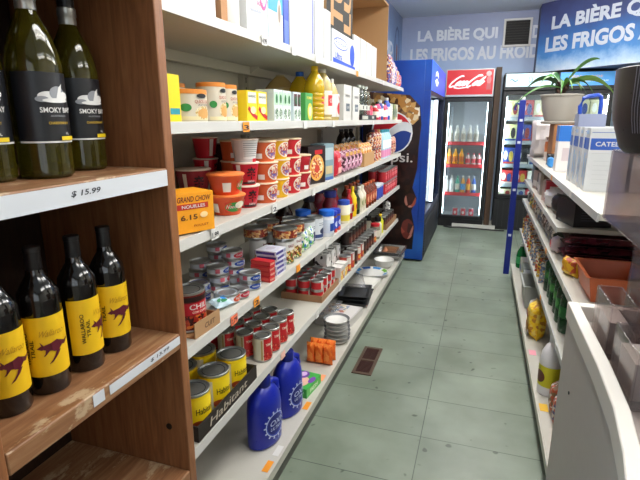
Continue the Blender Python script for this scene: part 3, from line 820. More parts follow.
shin.put((-.775, 1.395, ZC), RL - .65, 'red noodle cup with black character, bottom of its stack', 'red cups with black character')
shin.put((-.775, 1.395, ZC + .0785), RL - .7, 'red noodle cup with black character, second in its stack', 'red cups with black character')
cup(M('#c9c6c6', .5), [('r', -.03, .01, .035, .07, M('#dedcda', .5))] + [('r', -.028, .02 + i * .007, .03, .0225 + i * .007, M('#9a9a9a', .6)) for i in range(7)] + [('r', .01, .0, .035, .012, SHR)]).put((-.775, 1.395, ZC + .157), RL - .6, 'noodle cup with grey text panel, top of the red stack')
shin.put((-1.0, 1.50, ZC), RL, 'red noodle cup at the back, under another red cup', 'red cups at the back')
shin.put((-1.0, 1.50, ZC + .0785), RL, 'red noodle cup at the back, second in its stack', 'red cups at the back')
shin.put((-.995, 1.495, ZC + .157), RL + .5, 'red noodle cup at the back behind the grey text panel', 'red cups at the back')
cup(M('#8f1424', .4), [('t', '辛', 0, .042, .04, .044, BLACK), ('r', -.06, .006, -.045, .07, CR)], .085, .046, .060).put((-.965, 1.365, ZC + .046), RL - .65, 'large dark red cup standing behind the orange bowls')
carton_kind('noodle_carton', 'box', .13, .14, .045, M('#6b4630', .7)).put((-.965, 1.365, ZC), RL, 'brown carton under the large dark red cup')
carton_kind('noodle_carton', 'box', .20, .1, .20, M('#45191a', .5), [('r', -.06, .08, -.02, .12, M('#7b6660', .5))]).put((-1.02, 1.70, ZC), RL, 'dark maroon carton at the back of the noodle shelf')
pic = food('noodle picture', ['#e9d9c0', '#c9563f', '#f0e6d8', '#8b6ea8', '#d98a4a'], 160)
def mr(c, side): return cup(c, [('e', .016, .037, .036, .029, M('#efe7dc', .5)), ('e', .016, .037, .031, .025, pic), ('t', 'Mr Nouilles', .012, .044, .05, .011, M('#b3262c', .5)), ('t', 'Noodles', .012, .031, .04, .009, M('#2d4fae', .5)), ('r', -.058, .012, -.032, .03, M('#e8ded8', .5))], .0745, .044, .051, M('#ead2b0', .5))
cols = [(mr(M('#cf5a2a', .45), 0), [1.510], 'orange noodle cup', 'orange printed cups'), (mr(M('#e9b512', .45), 0), [1.630], 'yellow noodle cup', 'yellow printed cups'), (mr(M('#c8202c', .45), 0), [1.750, ], 'red noodle cup', 'red printed cups')]
for k, ys, d, gname in cols:
    for y in ys:
        for tr in range(3):
            k.put((-.765 + random.uniform(-.004, .004), y + random.uniform(-.004, .004), ZC + tr * .0745), RL - .42 + random.uniform(-.2, .2), f'{d} with picture, ' + ['bottom of the front stack', 'middle of the front stack', 'top of the front stack'][tr], gname)
            k.put((-.884, y + .005, ZC + tr * .0745), RL + random.uniform(-.3, .3), f'{d} in the back stack behind, ' + ['bottom', 'middle', 'top'][tr] + ' one', gname)
mr(M('#b01c2a', .45), 0).put((-.765, 1.865, ZC), RL, 'single red noodle cup beside the dark ramen box', 'red printed cups')
mr(M('#b01c2a', .45), 0).put((-.765, 1.865, ZC + .0745), RL + .4, 'red noodle cup on top beside the dark ramen box', 'red printed cups')
rice = food('ramen picture', ['#d98a3a', '#eac27a', '#a83a2a', '#f0dcb0'], 120)
carton_kind('ramen_box', 'box', .15, .08, .175, M('#25191b', .4), [('e', .0, .075, .062, .062, M('#e2a44a', .5)), ('e', .0, .075, .05, .05, rice), ('e', .0, .07, .02, .02, M('#c23a2a', .5)), ('r', -.02, .138, .045, .158, RED)]).put((-.778, 2.035, ZC), RL - .25, 'dark ramen box with a round noodle picture', None)
carton_kind('ramen_box', 'box', .10, .08, .180, M('#7d98a2', .45), [('r', -.04, .1, .04, .16, M('#aebfc4', .5)), ('r', -.035, .03, .035, .07, M('#c8b78c', .5)), ('r', -.04, .0, .04, .015, M('#3a5c9c', .5))]).put((-.768, 2.185, ZC), RL - .2, 'blue-grey food box beside the dark ramen box', None)
bag_kind('noodle_bag', 'bag', .10, .05, .135, M('#cf2739', .35), items=[('t', 'RAMEN', 0, .09, .07, .02, M('#f0d9d5', .5)), ('r', -.03, .02, .03, .05, M('#e9b6b0', .5))]).put((-.74, 2.315, ZC), RL, 'red noodle bag beside the blue-grey box')
pnk = food('pink noodle print', ['#c98aa6', '#e6c9d6', '#7a3a4e', '#d8a6bd', '#4a2530'], 110)
pk_ = bag_kind('noodle_pack', 'pack', .075, .09, .125, pnk, items=[('r', -.03, .1, .03, .12, M('#d5a04a', .5))])
row(pk_, [(-.75, 2.42 + i * .08, ZC) for i in range(5)], RL, 'pink and plum noodle pack', 'on the noodle shelf', 'pink noodle packs')
snk = food('snack top print', ['#e0a04a', '#e9d8c0', '#c8402c', '#f0c27a'], 90)
pk2 = bag_kind('noodle_pack', 'pack', .08, .06, .15, snk)
row(pk2, [(-.84, 2.40 + i * .115, ZC) for i in range(8)], RL, 'orange and white pack', 'standing behind the pink packs', 'orange packs behind')
tray('display_carton', -.80, -.712, 3.035, 3.335, ZC, .085, M('#b98f5e', .7), 'light brown cardboard display carton on the noodle shelf', 'carton')
pk3 = bag_kind('snack_pack', 'pack', .06, .06, .14, snk, seed=4)
row(pk3, [(-.755, 2.885 + i * .07, ZC + .005) for i in range(4)], RL, 'orange snack pack', 'inside the light brown display carton', 'packs in the carton')
sauce = bottle_kind('sauce_bottle', 'bottle', [(.033, 0), (.036, .004), (.036, .15), (.028, .18), (.014, .205), (.013, .215)], M('#140d0c', .15), (.016, .213, .232), M('#1a1a1c', .4), (.0366, .085, .125), M('#cbc8c2', .5), [('r', -.01, .14, .01, .15, WHITE)])
row(sauce, [(-.92, 3.02, ZC), (-.92, 3.14, ZC), (-.92, 3.27, ZC)], RL, 'black sauce bottle', 'behind the orange packs', 'black sauce bottles')
cn = [food('can print ' + str(i), [a, b, '#e6dcd0', a, c], 110) for i, (a, b, c) in enumerate((('#7a2c3a', '#d08a4a', '#2b2430'), ('#b8493c', '#e2c08a', '#44324a'), ('#c0573c', '#e8d2a8', '#5a3a3a')))]
for i, y in enumerate((3.24, 3.335, 3.43)):
    t = bottle_kind('spice_bottle', 'bottle', [(.034, 0), (.036, .004), (.036, .19), (.02, .205), (.02, .21)], cn[i], (.024, .208, .225), M(['#33283a', '#b23a3a', '#d8b26a'][i], .4))
    t.put((-.76, y, ZC), RL, ['plum patterned tall container on the noodle shelf', 'brick red patterned tall container beside the plum one', 'orange patterned tall container beside the blue bottles'][i])
tb = bottle_kind('milk_drink_bottle', 'bottle', [(.033, 0), (.036, .004), (.036, .16), (.018, .195), (.017, .2)], M('#a8cfe0', .3), (.02, .198, .22), M('#4fb0c8', .4), (.0366, .01, .065), M('#d58ab0', .5), [('r', -.03, .075, .03, .14, M('#eef3f6', .5))])
row(tb, [(-.755, 3.55 + i * .085, ZC) for i in range(4)], RL, 'pale blue and pink bottle', 'at the far end of noodle shelf', 'pale blue bottles')
for i in range(3):
    bag_kind('noodle_bag', 'bag', .1, .05, .15, cn[i % 3], seed=i).put((-.76, 3.92 + i * .1, ZC), RL, 'red-brown printed bag on the noodle shelf, ' + ['beside the pale blue bottles', 'second after the pale blue bottles', 'at the far shelf end'][i], 'red-brown bags')

# ---------------------------------------------------------------- shelf D (tins, sauces)
chili_pic = food('chili picture', ['#5c1a14', '#b8431f', '#d8742a', '#3a1210', '#a12a1c'], 130)
chili = can_kind('chili_tin', 'tin', .050, .118, M('#7a1c18', .4), lambda r, h: [('r', -.06, .012, .06, .05, chili_pic), ('r', -.045, .052, .05, .088, M('#b8182a', .4)), ('t', 'CHILI', .0, .076, .06, .016, WHITE), ('t', 'CON CARNE', .002, .060, .05, .006, M('#f0d8c0', .5)), ('r', -.06, .092, .06, .106, M('#26100e', .4))], M('#4a4a4c', .35, .7), bands=())
chili.put((-.776, 1.118, ZD + .004), RL - .3, 'big dark red chili tin at the near end of the shelf', None)
mb = MB().box(-.062, .062, -.06, .06, 0, .002, CARD).box(-.062, .062, -.064, -.061, 0, .045, M('#a9835c', .75)).box(.061, .064, -.06, .06, 0, .035, CARD)
art(mb, flat_map(-.064), [('t', 'CUIT', .01, .022, .05, .016, M('#5a4028', .7), .2)])
o = mb.build('cardboard_tray'); o.location = (-.776, 1.118, ZD + .0008); o.rotation_euler = (0, 0, RL - .05)
tag(o, 'torn cardboard tray around the big chili tin', 'tray')
LB = M('#dde4ea', .4); NB = M('#24479c', .4)
def tuna(c1, c2, r=.039, h=.031, lid=M('#c2c6ca', .35, .4)): return can_kind('fish_tin', 'tin', r, h, c1, lambda r, h: [('e', 0, h * .5, .024, h * .3, c2), ('t', 'THON', 0, h * .5, .03, h * .22, WHITE), ('r', .9 * r, .01, 1.3 * r, h * .8, M('#c8c9cc', .5)), ('r', -1.3 * r, .01, -.9 * r, h * .8, M('#d96a7a', .5))], lid)
tn = tuna(LB, NB); tn2 = tuna(M('#c6ccd6', .4), M('#b22a3c', .4)); tn3 = tuna(M('#8b98b4', .4), M('#2a3f86', .4), lid=M('#5464a8', .4)); tnw = tuna(M('#dfe3e8', .4), M('#c9502c', .4), .044, .036, M('#cfdbe6', .35))
tnw.put((-.775, 1.285, ZD), RL, 'white fish tin with pale blue lid at the shelf front', None)
fc = bag_kind('soup_packet', 'packet', .07, .02, .05, M('#bcd6e2', .4), items=[('e', 0, .02, .02, .012, M('#3a8a5c', .5)), ('e', .015, .03, .012, .01, SKY)])
fc.put((-.73, 1.225, ZD + .012), RL - .3, 'pale blue packet lying beside the cardboard tray', 'small packets', (-1.3, 0))
fc.put((-.83, 1.225, ZD + .012), RL + .5, 'pale blue packet lying between the chili tin and white tin', 'small packets', (-1.3, 0))
tn3.put((-.875, 1.275, ZD), RL, 'fish tin under the blue-lidded tin by the shelf back', 'blue fish tins')
tn3.put((-.875, 1.275, ZD + .0318), RL + .4, 'fish tin with blue lid stacked at the shelf back', 'blue fish tins')
lay = [(-.765, 1.335, 1), (-.76, 1.425, 2), (-.855, 1.37, 3), (-.85, 1.465, 4), (-.95, 1.40, 3), (-.95, 1.52, 4)]
nm = ['beside the white tin with pale lid', 'in front of the tall tin stack', 'behind the two-tin stack', 'tall stack by the red boxes', 'at the shelf back', 'at the shelf back, by the tall stack']
for i, (x, y, n) in enumerate(lay):
    for k in range(n):
        pos = 'single tin' if n == 1 else ['bottom tin', 'second tin', 'third tin', 'top tin'][k] if k < n - 1 else 'top tin'
        (tn if (i + k) % 3 else tn2).put((x + random.uniform(-.003, .003), y + random.uniform(-.003, .003), ZD + k * .0318), RL + random.uniform(-.6, .6), f'silver and pale blue fish tin, {pos} {nm[i]}', 'pale blue fish tins')
rd = carton_kind('sardine_box', 'box', .036, .085, .019, M('#c4262c', .4), [('t', 'SARD', 0, .0095, .03, .008, M('#f0d0b8', .5))], left=[('r', -.038, .004, .038, .016, M('#d5473c', .4))])
for k in range(4): rd.put((-.755, 1.515 + .004 * (k % 2), ZD + k * .0198), RL - .15, 'flat red sardine box, ' + ['bottom', 'second', 'third', 'top'][k] + ' of its stack', 'red sardine boxes')
purp = M('#4a3f8c', .4)
sd = carton_kind('sardine_box', 'box', .09, .09, .019, M('#d0d0da', .4), [('r', -.042, .005, .02, .015, purp), ('r', .024, .004, .042, .016, M('#9fa6b8', .4))], left=[('r', -.04, .005, .04, .015, purp)], top=[('r', -.04, -.03, .04, .03, M('#cfd0de', .4)), ('e', 0, 0, .025, .018, M('#b8b3c4', .4))])
for k in range(5): sd.put((-.765, 1.610 + .004 * ((k * 3) % 2), ZD + k * .0198), RL - .06 * (k % 3), 'flat white and purple sardine box, ' + ['bottom', 'second', 'third', 'fourth', 'top'][k] + ' of its stack', 'purple sardine boxes')
hamp = food('meat tin print', ['#a8492c', '#c98a4a', '#7a2c20', '#d8b27a'], 130)
ham = can_kind('meat_tin', 'tin', .052, .048, hamp, lambda r, h: [('e', 0, h * .5, .03, h * .25, M('#8a2a20', .4)), ('t', 'JAMBON', 0, h * .5, .04, .01, M('#eed8b0', .5))], M('#9a8a70', .3, .8))
vg = food('mixed veg print', ['#8a3a22', '#3e7a3a', '#c9a24a', '#6a2a1c', '#e0d2b0'], 120)
wl = can_kind('stew_tin', 'tin', .040, .105, M('#dcdad6', .4), lambda r, h: [('r', -.06, .006, .06, .06, vg), ('t', 'RAGOUT', 0, .078, .045, .012, M('#7a2a2a', .5))])
for i, y in enumerate((1.745, 1.835)):
    wl.put((-.765, y, ZD), RL + random.uniform(-.2, .2), 'white-topped stew tin with vegetable print, ' + ('beside the sardine boxes' if i == 0 else 'second from the sardine boxes'), 'stew tins')
ham.put((-.765, 1.752, ZD + .1058), RL, 'flat brown meat tin on top of a stew tin', 'flat meat tins')
ham.put((-.775, 1.862, ZD + .1058), RL + .5, 'flat brown meat tin on the second stew tin', 'flat meat tins')
for i, y in enumerate((1.73, 1.85)):
    wl.put((-.88, y, ZD), RL, 'stew tin in the back row, ' + ('behind the first stew tin' if i == 0 else 'behind the second stew tin'), 'stew tins')
    ham.put((-.890, y, ZD + .1058), RL, 'flat meat tin on a back row stew tin, ' + ('nearer one' if i == 0 else 'farther one'), 'flat meat tins')
gb = food('green white print', ['#5fae4a', '#e8ece6', '#2f6fb4', '#d6e6c6', '#e9e9e4'], 90)
gp = bag_kind('sauce_pouch', 'pouch', .06, .035, .10, gb)
row(gp, [(-.735, 1.925, ZD), (-.735, 1.995, ZD)], RL, 'green, white and blue pouch', 'between stew tins and milk tins', 'green pouches')
mk = can_kind('milk_tin', 'tin', .043, .118, M('#d4d9de', .4), lambda r, h: [('r', -.07, .012, .07, .03, M('#3a4a7a', .4)), ('e', .0, .045, .025, .016, M('#2f3a5a', .4)), ('e', .02, .04, .012, .012, M('#c24a3a', .4)), ('r', -.03, .075, .03, .078, M('#7a8494', .5)), ('r', -.03, .085, .02, .088, M('#7a8494', .5))], M('#7a7e84', .3, .8))
row(mk, [(-.79, 2.07, ZD), (-.78, 2.165, ZD), (-.885, 2.10, ZD)], RL, 'white milk tin with dark blue band', 'on the tin shelf', 'white milk tins')
jar = bottle_kind('blue_lid_jar', 'jar', [(.036, 0), (.039, .004), (.039, .10), (.035, .11)], M('#dfe3ea', .4), (.041, .108, .138), M('#1f66cf', .4), (.0396, .02, .09), M('#cdd6e6', .4), [('r', -.03, .03, .02, .07, NB)])
jar.put((-.745, 2.245, ZD), RL, 'white jar with broad bright blue lid', None)
jar.put((-.86, 2.205, ZD), RL, 'white jar with blue lid behind the front one', None)
cof = bottle_kind('sauce_bottle', 'bottle', [(.045, 0), (.048, .005), (.048, .10), (.03, .135), (.028, .15)], M('#2a1510', .15), (.032, .148, .185), M('#2a2a34', .4), (.0486, .02, .09), M('#5a2a20', .4))
cof.put((-.90, 2.40, ZD), RL, 'dark brown bottle with black cap at the back of the tin shelf', 'brown bottles')
cof.put((-.99, 2.26, ZD), RL, 'dark brown bottle farther back by the wall panel', 'brown bottles')
pbm = M('#2a3f9a', .4)
capb = bottle_kind('juice_bottle', 'bottle', [(.04, 0), (.044, .005), (.044, .12), (.03, .155), (.028, .165)], M('#7c2030', .2), (.036, .163, .20), M('#252a78', .4), (.0446, .02, .11), M('#8a2a3c', .4), [('e', .0, .075, .025, .025, M('#d6a0a8', .4))])
capb.put((-.805, 2.49, ZD), RL, 'dark red bottle with deep blue cap', 'blue-capped red bottles')
capb.put((-.92, 2.62, ZD), RL, 'dark red bottle with deep blue cap, behind the mayonnaise jar', 'blue-capped red bottles')
pb = bottle_kind('spread_jar', 'jar', [(.03, 0), (.033, .004), (.033, .085), (.03, .092)], M('#7a4c2a', .3), (.034, .09, .115), M('#2438a8', .4), (.0336, .012, .08), M('#2f47b4', .4), [('e', 0, .045, .02, .016, M('#c5cfee', .4)), ('r', -.02, .0, .02, .02, M('#c8463c', .4))])
pb.put((-.735, 2.40, ZD), RL, 'blue spread jar at the shelf front below the dark red bottle', 'blue spread jars')
pb.put((-.735, 2.335, ZD), RL, 'blue spread jar next to the bright blue lid', 'blue spread jars')
mayo = bottle_kind('mayonnaise_jar', 'jar', [(.034, 0), (.038, .004), (.038, .10), (.033, .11)], M('#eae4c8', .35), (.036, .108, .135), M('#2c4fae', .4), (.0386, .015, .05), M('#e3cf4a', .4))
mayo.put((-.735, 2.575, ZD), RL, 'cream mayonnaise jar with blue lid', None)
ket = bottle_kind('ketchup_bottle', 'bottle', [(.028, 0), (.031, .004), (.033, .06), (.028, .12), (.012, .15), (.010, .16)], M('#a5161d', .25), (.012, .158, .182), M('#c0262a', .4), (.0335, .04, .095), M('#d8c8c0', .4), [('r', -.02, .05, .02, .09, M('#8c1a22', .4))], 18, 1.0, .8)
ket.put((-.735, 2.685, ZD), RL, 'red ketchup bottle beside the yellow mustard', 'ketchup bottles'); ket.put((-.84, 2.70, ZD), RL, 'red ketchup bottle behind the mustard', 'ketchup bottles')
bottle_kind('mustard_bottle', 'bottle', [(.024, 0), (.027, .004), (.029, .06), (.025, .12), (.010, .15), (.008, .158)], M('#f0c81c', .3), (.010, .157, .188), M('#f2d21e', .4), (.0293, .04, .09), M('#e8bf1c', .4), [('e', 0, .065, .012, .018, M('#c02a22', .4))]).put((-.735, 2.77, ZD), RL, 'yellow mustard squeeze bottle', None)
bottle_kind('relish_bottle', 'bottle', [(.026, 0), (.028, .004), (.028, .10), (.012, .13), (.011, .14)], M('#20301e', .25), (.013, .138, .155), M('#2e2f2c', .4), (.0284, .03, .09), M('#3a4a2a', .4)).put((-.735, 2.85, ZD), RL, 'dark green bottle after the mustard', None)
sal = bottle_kind('dressing_bottle', 'bottle', [(.028, 0), (.03, .004), (.03, .11), (.013, .14), (.012, .15)], M('#dcd6c4', .3), (.014, .148, .166), M('#d9d5c6', .4), (.0304, .03, .09), M('#cfc8a8', .4), [('e', 0, .06, .016, .02, M('#7a8a4a', .4))])
row(sal, [(-.735, 2.93, ZD), (-.735, 3.005, ZD)], RL, 'cream dressing bottle', 'after the dark green one', 'dressing bottles')
brn = bottle_kind('barbecue_bottle', 'bottle', [(.03, 0), (.033, .004), (.033, .11), (.014, .14), (.013, .15)], M('#6a2a18', .25), (.015, .148, .166), M('#b2502a', .4), (.0334, .025, .095), M('#a8492c', .4), [('e', 0, .06, .02, .022, M('#d8a07a', .4))])
row(brn, [(-.735, 3.085 + .085 * i, ZD) for i in range(4)], RL, 'brown barbecue sauce bottle', 'on the sauce shelf', 'barbecue sauce bottles')
row(brn, [(-.84, 2.95 + .1 * i, ZD) for i in range(4)], RL, 'brown sauce bottle', 'in the back of the sauce shelf', 'back row sauce bottles')
pbx = bottle_kind('spread_jar', 'jar', [(.03, 0), (.033, .004), (.033, .085), (.03, .092)], M('#3a4f9c', .3), (.034, .09, .11), M('#c3c8d2', .4), (.0336, .012, .08), M('#3246a4', .4))
row(pbx, [(-.735, 3.435 + .075 * i, ZD) for i in range(3)], RL, 'blue jar with silver lid', 'before the red tins', 'blue silver-lid jars')
rc = can_kind('soup_tin', 'tin', .036, .095, M('#b0222c', .4), lambda r, h: [('r', -.02, .03, .025, .06, M('#d86a70', .4)), ('t', 'SOUPE', 0, .075, .04, .010, WHITE)], M('#6a6a6e', .3, .8), n=18)
for k in range(2):
    for j in range(2):
        for i in range(7):
            rc.put((-.745 - .08 * j, 3.69 + i * .082, ZD + k * .0958), RL + random.uniform(-.3, .3), f'red soup tin in the {["front", "back"][j]} {["bottom", "top"][k]} row, {ORD[i]} from near end', 'stacked red tins on the sauce shelf')
bag_kind('blue_bag', 'bag', .12, .06, .12, M('#23408c', .35)).put((-.92, 3.42, ZD), RL, 'blue bag standing at the back before the red tins')

# ---------------------------------------------------------------- shelf E (tins)
hab = can_kind('soup_tin', 'tin', .0505, .118, M('#f2cf12', .4), lambda r, h: [('r', -.05, .0705, .05, .1, M('#f4d51a', .4)), ('t', 'Habitant', .0, .062, .066, .020, BLACK), ('e', .02, .022, .03, .014, M('#6a2b14', .5)), ('e', -.028, .022, .018, .012, M('#a8481c', .5)), ('r', -.075, .0, -.045, .1, M('#d8d2c0', .4)), ('r', .05, .0, .075, .1, M('#d8d2c0', .4))], M('#55565a', .35, .7))
for i, y in enumerate((1.085, 1.203, 1.322)):
    hab.put((-.770, y + .018, ZE + .0042), RL - .22, 'large yellow soup tin in the dark tray, ' + ['beside the wooden side panel', 'middle of three', 'last of three'][i], 'large yellow soup tins')
for i, y in enumerate((1.08, 1.195, 1.315)):
    hab.put((-.885, y + .018, ZE + .0042), RL, 'large yellow soup tin in the back row, ' + ['behind the first front tin', 'behind the middle front tin', 'behind the last front tin'][i], 'large yellow soup tins')
tray('display_tray', -.95, -.708, 1.025, 1.405, ZE + .0005, .05, M('#231a14', .6), 'dark printed cardboard tray holding the large yellow tins', 'tray', items=[('t', 'Habitant', 1.21, .026, .24, .028, M('#b8ad9c', .6), .3)])
tomp = food('tomato print', ['#b3161e', '#d23a2c', '#8c1218', '#d8705a'], 120)
soup = can_kind('soup_tin', 'tin', .036, .102, M('#e4dcc4', .4), lambda r, h: [('r', -.030, .008, .012, .094, M('#c21d26', .4)), ('e', -.008, .026, .024, .016, tomp), ('e', .02, .06, .016, .022, M('#e9e2c8', .4)), ('e', .022, .062, .011, .008, M('#3f7d3a', .5)), ('t', 'TOMATO', -.005, .070, .034, .010, M('#f0e0cc', .5)), ('r', .03, .01, .036, .09, M('#b89a5a', .5)), ('r', -.04, .01, -.034, .09, M('#b89a5a', .5)), ('e', .014, .022, .014, .010, tomp)], M('#45464a', .3, .75))
for j in range(4):
    for i in range(4):
        soup.put((-.750 - j * .078, 1.505 + i * .079 + (.005 if j % 2 else 0), ZE), RL - .25 + random.uniform(-.15, .15), f'red and cream tomato soup tin, {["front", "second", "third", "back"][j]} row, {ORD[i]} from near end', 'red and cream soup tins')
smr = can_kind('soup_tin', 'tin', .033, .05, M('#c3252c', .4), lambda r, h: [('r', -.012, .004, .0, .045, M('#d9d4c4', .4)), ('r', .0, .01, .03, .04, M('#d2222c', .4)), ('t', 'BEAN', .014, .025, .02, .009, WHITE)], M('#56575b', .3, .75), n=20)
for k in range(2):
    for j in range(3):
        for i in range(4):
            smr.put((-.752 - j * .071, 2.123 + i * .0705, ZE + .0042 + k * .0505), RL + random.uniform(-.3, .3), f'small red tin in the brown tray, {["lower", "upper"][k]} layer, {["front", "middle", "back"][j]} row, {ORD[i]} from near end', 'small red tins in the tray')
tray('cardboard_tray', -.935, -.712, 2.165, 2.47, ZE, .035, M('#9a7352', .75), 'brown cardboard tray holding the small red tins', 'tray')
yop = food('yellow orange print', ['#e8b42a', '#e06a2a', '#e9e0c8', '#c23a2a', '#f0d24a'], 90)
tal = carton_kind('soup_carton', 'carton', .065, .06, .085, M('#dedbd6', .45), [('r', -.03, .008, .03, .06, yop), ('r', -.03, .066, .03, .08, M('#c9c6c6', .4))])
row(tal, [(-.74, 2.445, ZE), (-.74, 2.53, ZE)], RL, 'white carton with orange and yellow print', 'beyond the brown tray', 'orange print cartons')
spot = food('spotted print', ['#f0eeea', '#2a2628', '#ecebe8', '#e6e4e0', '#eceae6', '#f2f0ee', '#e9e6e2'], 60)
spk = carton_kind('soup_carton', 'carton', .08, .07, .16, spot)
row(spk, [(-.822, 2.43, ZE), (-.822, 2.53, ZE), (-.825, 2.64, ZE)], RL, 'tall white carton with black spots', 'behind the orange print cartons', 'spotted cartons')
blk = can_kind('bean_tin', 'tin', .037, .10, M('#3a2c2a', .4), lambda r, h: [('r', -.03, .02, .03, .06, M('#6a3a30', .4)), ('e', .01, .04, .014, .012, M('#c8a27a', .4))], M('#7a7c7e', .3, .8), n=18)
ord_ = can_kind('bean_tin', 'tin', .037, .10, M('#c24a3c', .4), lambda r, h: [('r', -.03, .05, .03, .09, M('#d8cfc6', .4)), ('e', 0, .03, .02, .014, M('#e59a3a', .4))], M('#7a7c7e', .3, .8), n=18)
for j in range(3):
    for i in range(10):
        kk = ord_ if (j == 0 and i in (0, 1, 3)) or (i + j) % 5 == 4 else blk
        kk.put((-.745 - j * .085, 2.63 + .0 + i * .083 if j != 1 else 2.78 + i * .083, ZE), RL + random.uniform(-.3, .3), f'{"red" if kk is ord_ else "dark"} bean tin, {["front", "second", "back"][j]} row, {ORD[i]} from near end', 'bean tins') if j != 1 or i < 8 else None
for i in range(6):
    blk.put((-.80, 2.86 + i * .083, ZE + .1008), RL, f'dark bean tin on top of the others, {ORD[i]} from near end', 'upper bean tins')
rl = bottle_kind('pickle_jar', 'jar', [(.036, 0), (.038, .004), (.038, .09), (.034, .1)], M('#8d8a78', .2), (.036, .098, .12), M('#b8222c', .4), (.0385, .02, .07), M('#d8d0c0', .4))
rl.put((-.745, 3.50, ZE), RL, 'jar with red lid at the end of the bean tins', None)
bcap = bottle_kind('syrup_bottle', 'bottle', [(.03, 0), (.032, .004), (.032, .09), (.02, .11), (.018, .115)], M('#cfc9b4', .3), (.026, .113, .15), M('#121214', .4), (.0324, .02, .08), M('#d6d2c2', .4))
bcap.put((-.83, 3.63, ZE), RL, 'pale bottle with large black cap, behind', 'black-capped bottles'); bcap.put((-.735, 3.62, ZE), RL, 'pale bottle with large black cap at the shelf front', 'black-capped bottles')
bottle_kind('lemon_juice_bottle', 'bottle', [(.026, 0), (.028, .004), (.028, .1), (.012, .13), (.011, .14)], M('#d9d92a', .3), (.013, .138, .155), YEL).put((-.735, 3.71, ZE), RL, 'yellow-green bottle next to the black-capped bottle', None)
tray('cardboard_tray', -.95, -.715, 3.90, 4.40, ZE, .045, M('#8f6a48', .75), 'brown cardboard tray of dark tins at the far end', 'tray')
for j in range(2):
    for i in range(5):
        blk.put((-.765 - j * .09, 3.865 + i * .088, ZE + .0042), RL, f'dark tin in the far brown tray, {["front", "back"][j]} row, {ORD[i]} from near end', 'tins in the far tray')
bag_kind('white_packet', 'packet', .09, .06, .09, food('grey white print', ['#e4e2de', '#8a8488', '#d8d4d2', '#4a4448'], 80)).put((-.775, 4.12, ZE + .104), RL, 'white packet on top of the far tray of tins', None)

# ---------------------------------------------------------------- deck F (jugs, plates, trays)
JB = M('#14259c', .3)
def jug():
    t = thing('detergent_jug', 'x', 'jug')
    mb = MB().lathe([(.072, 0), (.080, .006), (.082, .02), (.082, .16), (.077, .20), (.056, .235), (.032, .252), (.024, .256)], JB, 28, sx=1.0, sy=.66).xf(lambda x, y, z: (x, y, z * .96))
    mb.build('body', t)
    h = MB().tube([(.060, 0, .17), (.076, 0, .20), (.070, 0, .236), (.044, 0, .252), (.02, 0, .25)], [.014, .016, .016, .014, .012], JB, 10).xf(lambda x, y, z: (x, y, z * .96))
    h.build('handle', t)
    MB().lathe([(.023, .251), (.028, .253), (.028, .293), (.025, .297), (.0005, .297)], M('#0f1a6e', .35), 20).xf(lambda x, y, z: (x, y, z * .96)).build('cap', t)
    l = MB()
    def mp(u, v, k):
        a = u / .064; r = .0826 + k
        return (r * sin(a), -r * .665 * cos(a), v * 1.1)
    Wt = M('#c5cfee', .4)
    its = [('e', 0, .085, .040, .046, M('#3a54c0', .4)), ('e', 0, .085, .033, .039, M('#101c7c', .4))]
    its += [('s', [(.036 * cos(a), .085 + .042 * sin(a)), (.046 * cos(a), .085 + .054 * sin(a))], .006, Wt) for a in [i * pi / 7 for i in range(14)]]
    its += [('s', [(.038 * cos(i * pi / 12), .085 + .044 * sin(i * pi / 12)) for i in range(25)], .003, Wt)]
    its += [('t', 'OXI', 0, .095, .046, .020, Wt, .25), ('t', 'ULTRA', 0, .073, .044, .012, Wt, .25), ('t', '1.5 L', .01, .028, .03, .009, M('#7f92dc', .4))]
    art(l, mp, its, lift=.0008)
    l.build('label', t)
    return t
Kj = Kind(jug)
Kj.put((-.755, 1.465, ZF), RL - .25, 'big blue laundry jug on the bottom deck, nearer of two', 'blue laundry jugs')
Kj.put((-.745, 1.680, ZF), RL - .20, 'big blue laundry jug on the bottom deck, farther of two', 'blue laundry jugs')
bag_kind('white_bag', 'bag', .09, .06, .12, M('#d8d6d4', .5), seed=5).put((-.84, 1.06, ZF), RL + .3, 'crumpled white bag at the near end of the bottom deck')
carton_kind('dryer_sheet_box', 'box', .15, .11, .045, M('#3fae4a', .4), [('r', -.07, .004, .07, .04, M('#57bd4e', .4)), ('t', 'FRESH', .0, .022, .08, .02, M('#e4f0d0', .5))],
            top=[('e', -.02, .0, .045, .036, M('#e7b8a2', .5)), ('e', .04, .02, .034, .03, M('#6a3a9c', .4)), ('e', .045, .02, .02, .016, M('#d9b7e6', .4)), ('e', -.055, .03, .02, .02, M('#e8dc3a', .4)), ('e', .01, -.04, .03, .014, M('#7a49ac', .4)), ('t', 'pure', .04, .022, .03, .014, WHITE)]).put((-.742, 1.865, ZF), RL - .12, 'green dryer sheet box with purple swirls', None)
orp = food('orange pack print', ['#ee6a1c', '#f0782a', '#e35a14', '#f58a3a'], 60)
op = bag_kind('cookie_pack', 'pack', .05, .042, .112, orp, seed=2, items=[('r', -.012, .01, .012, .05, M('#2a5fb0', .5)), ('e', 0, .08, .014, .02, M('#f4a45a', .4))])
Kop = [(-.70, 2.115), (-.745, 2.115), (-.79, 2.115), (-.70, 2.17), (-.745, 2.17), (-.79, 2.17)]
for i, (x, y) in enumerate(Kop):
    op.put((x, y, ZF), RL + (pi / 2), 'orange pack in the bundle, ' + ['front row, at the shelf edge', 'front row, middle', 'front row, inner end', 'back row, at the shelf edge', 'back row, middle', 'back row, inner end'][i], 'orange packs on the bottom deck')
PLT = M('#e7e6e2', .35); RIMG = M('#77787a', .4)
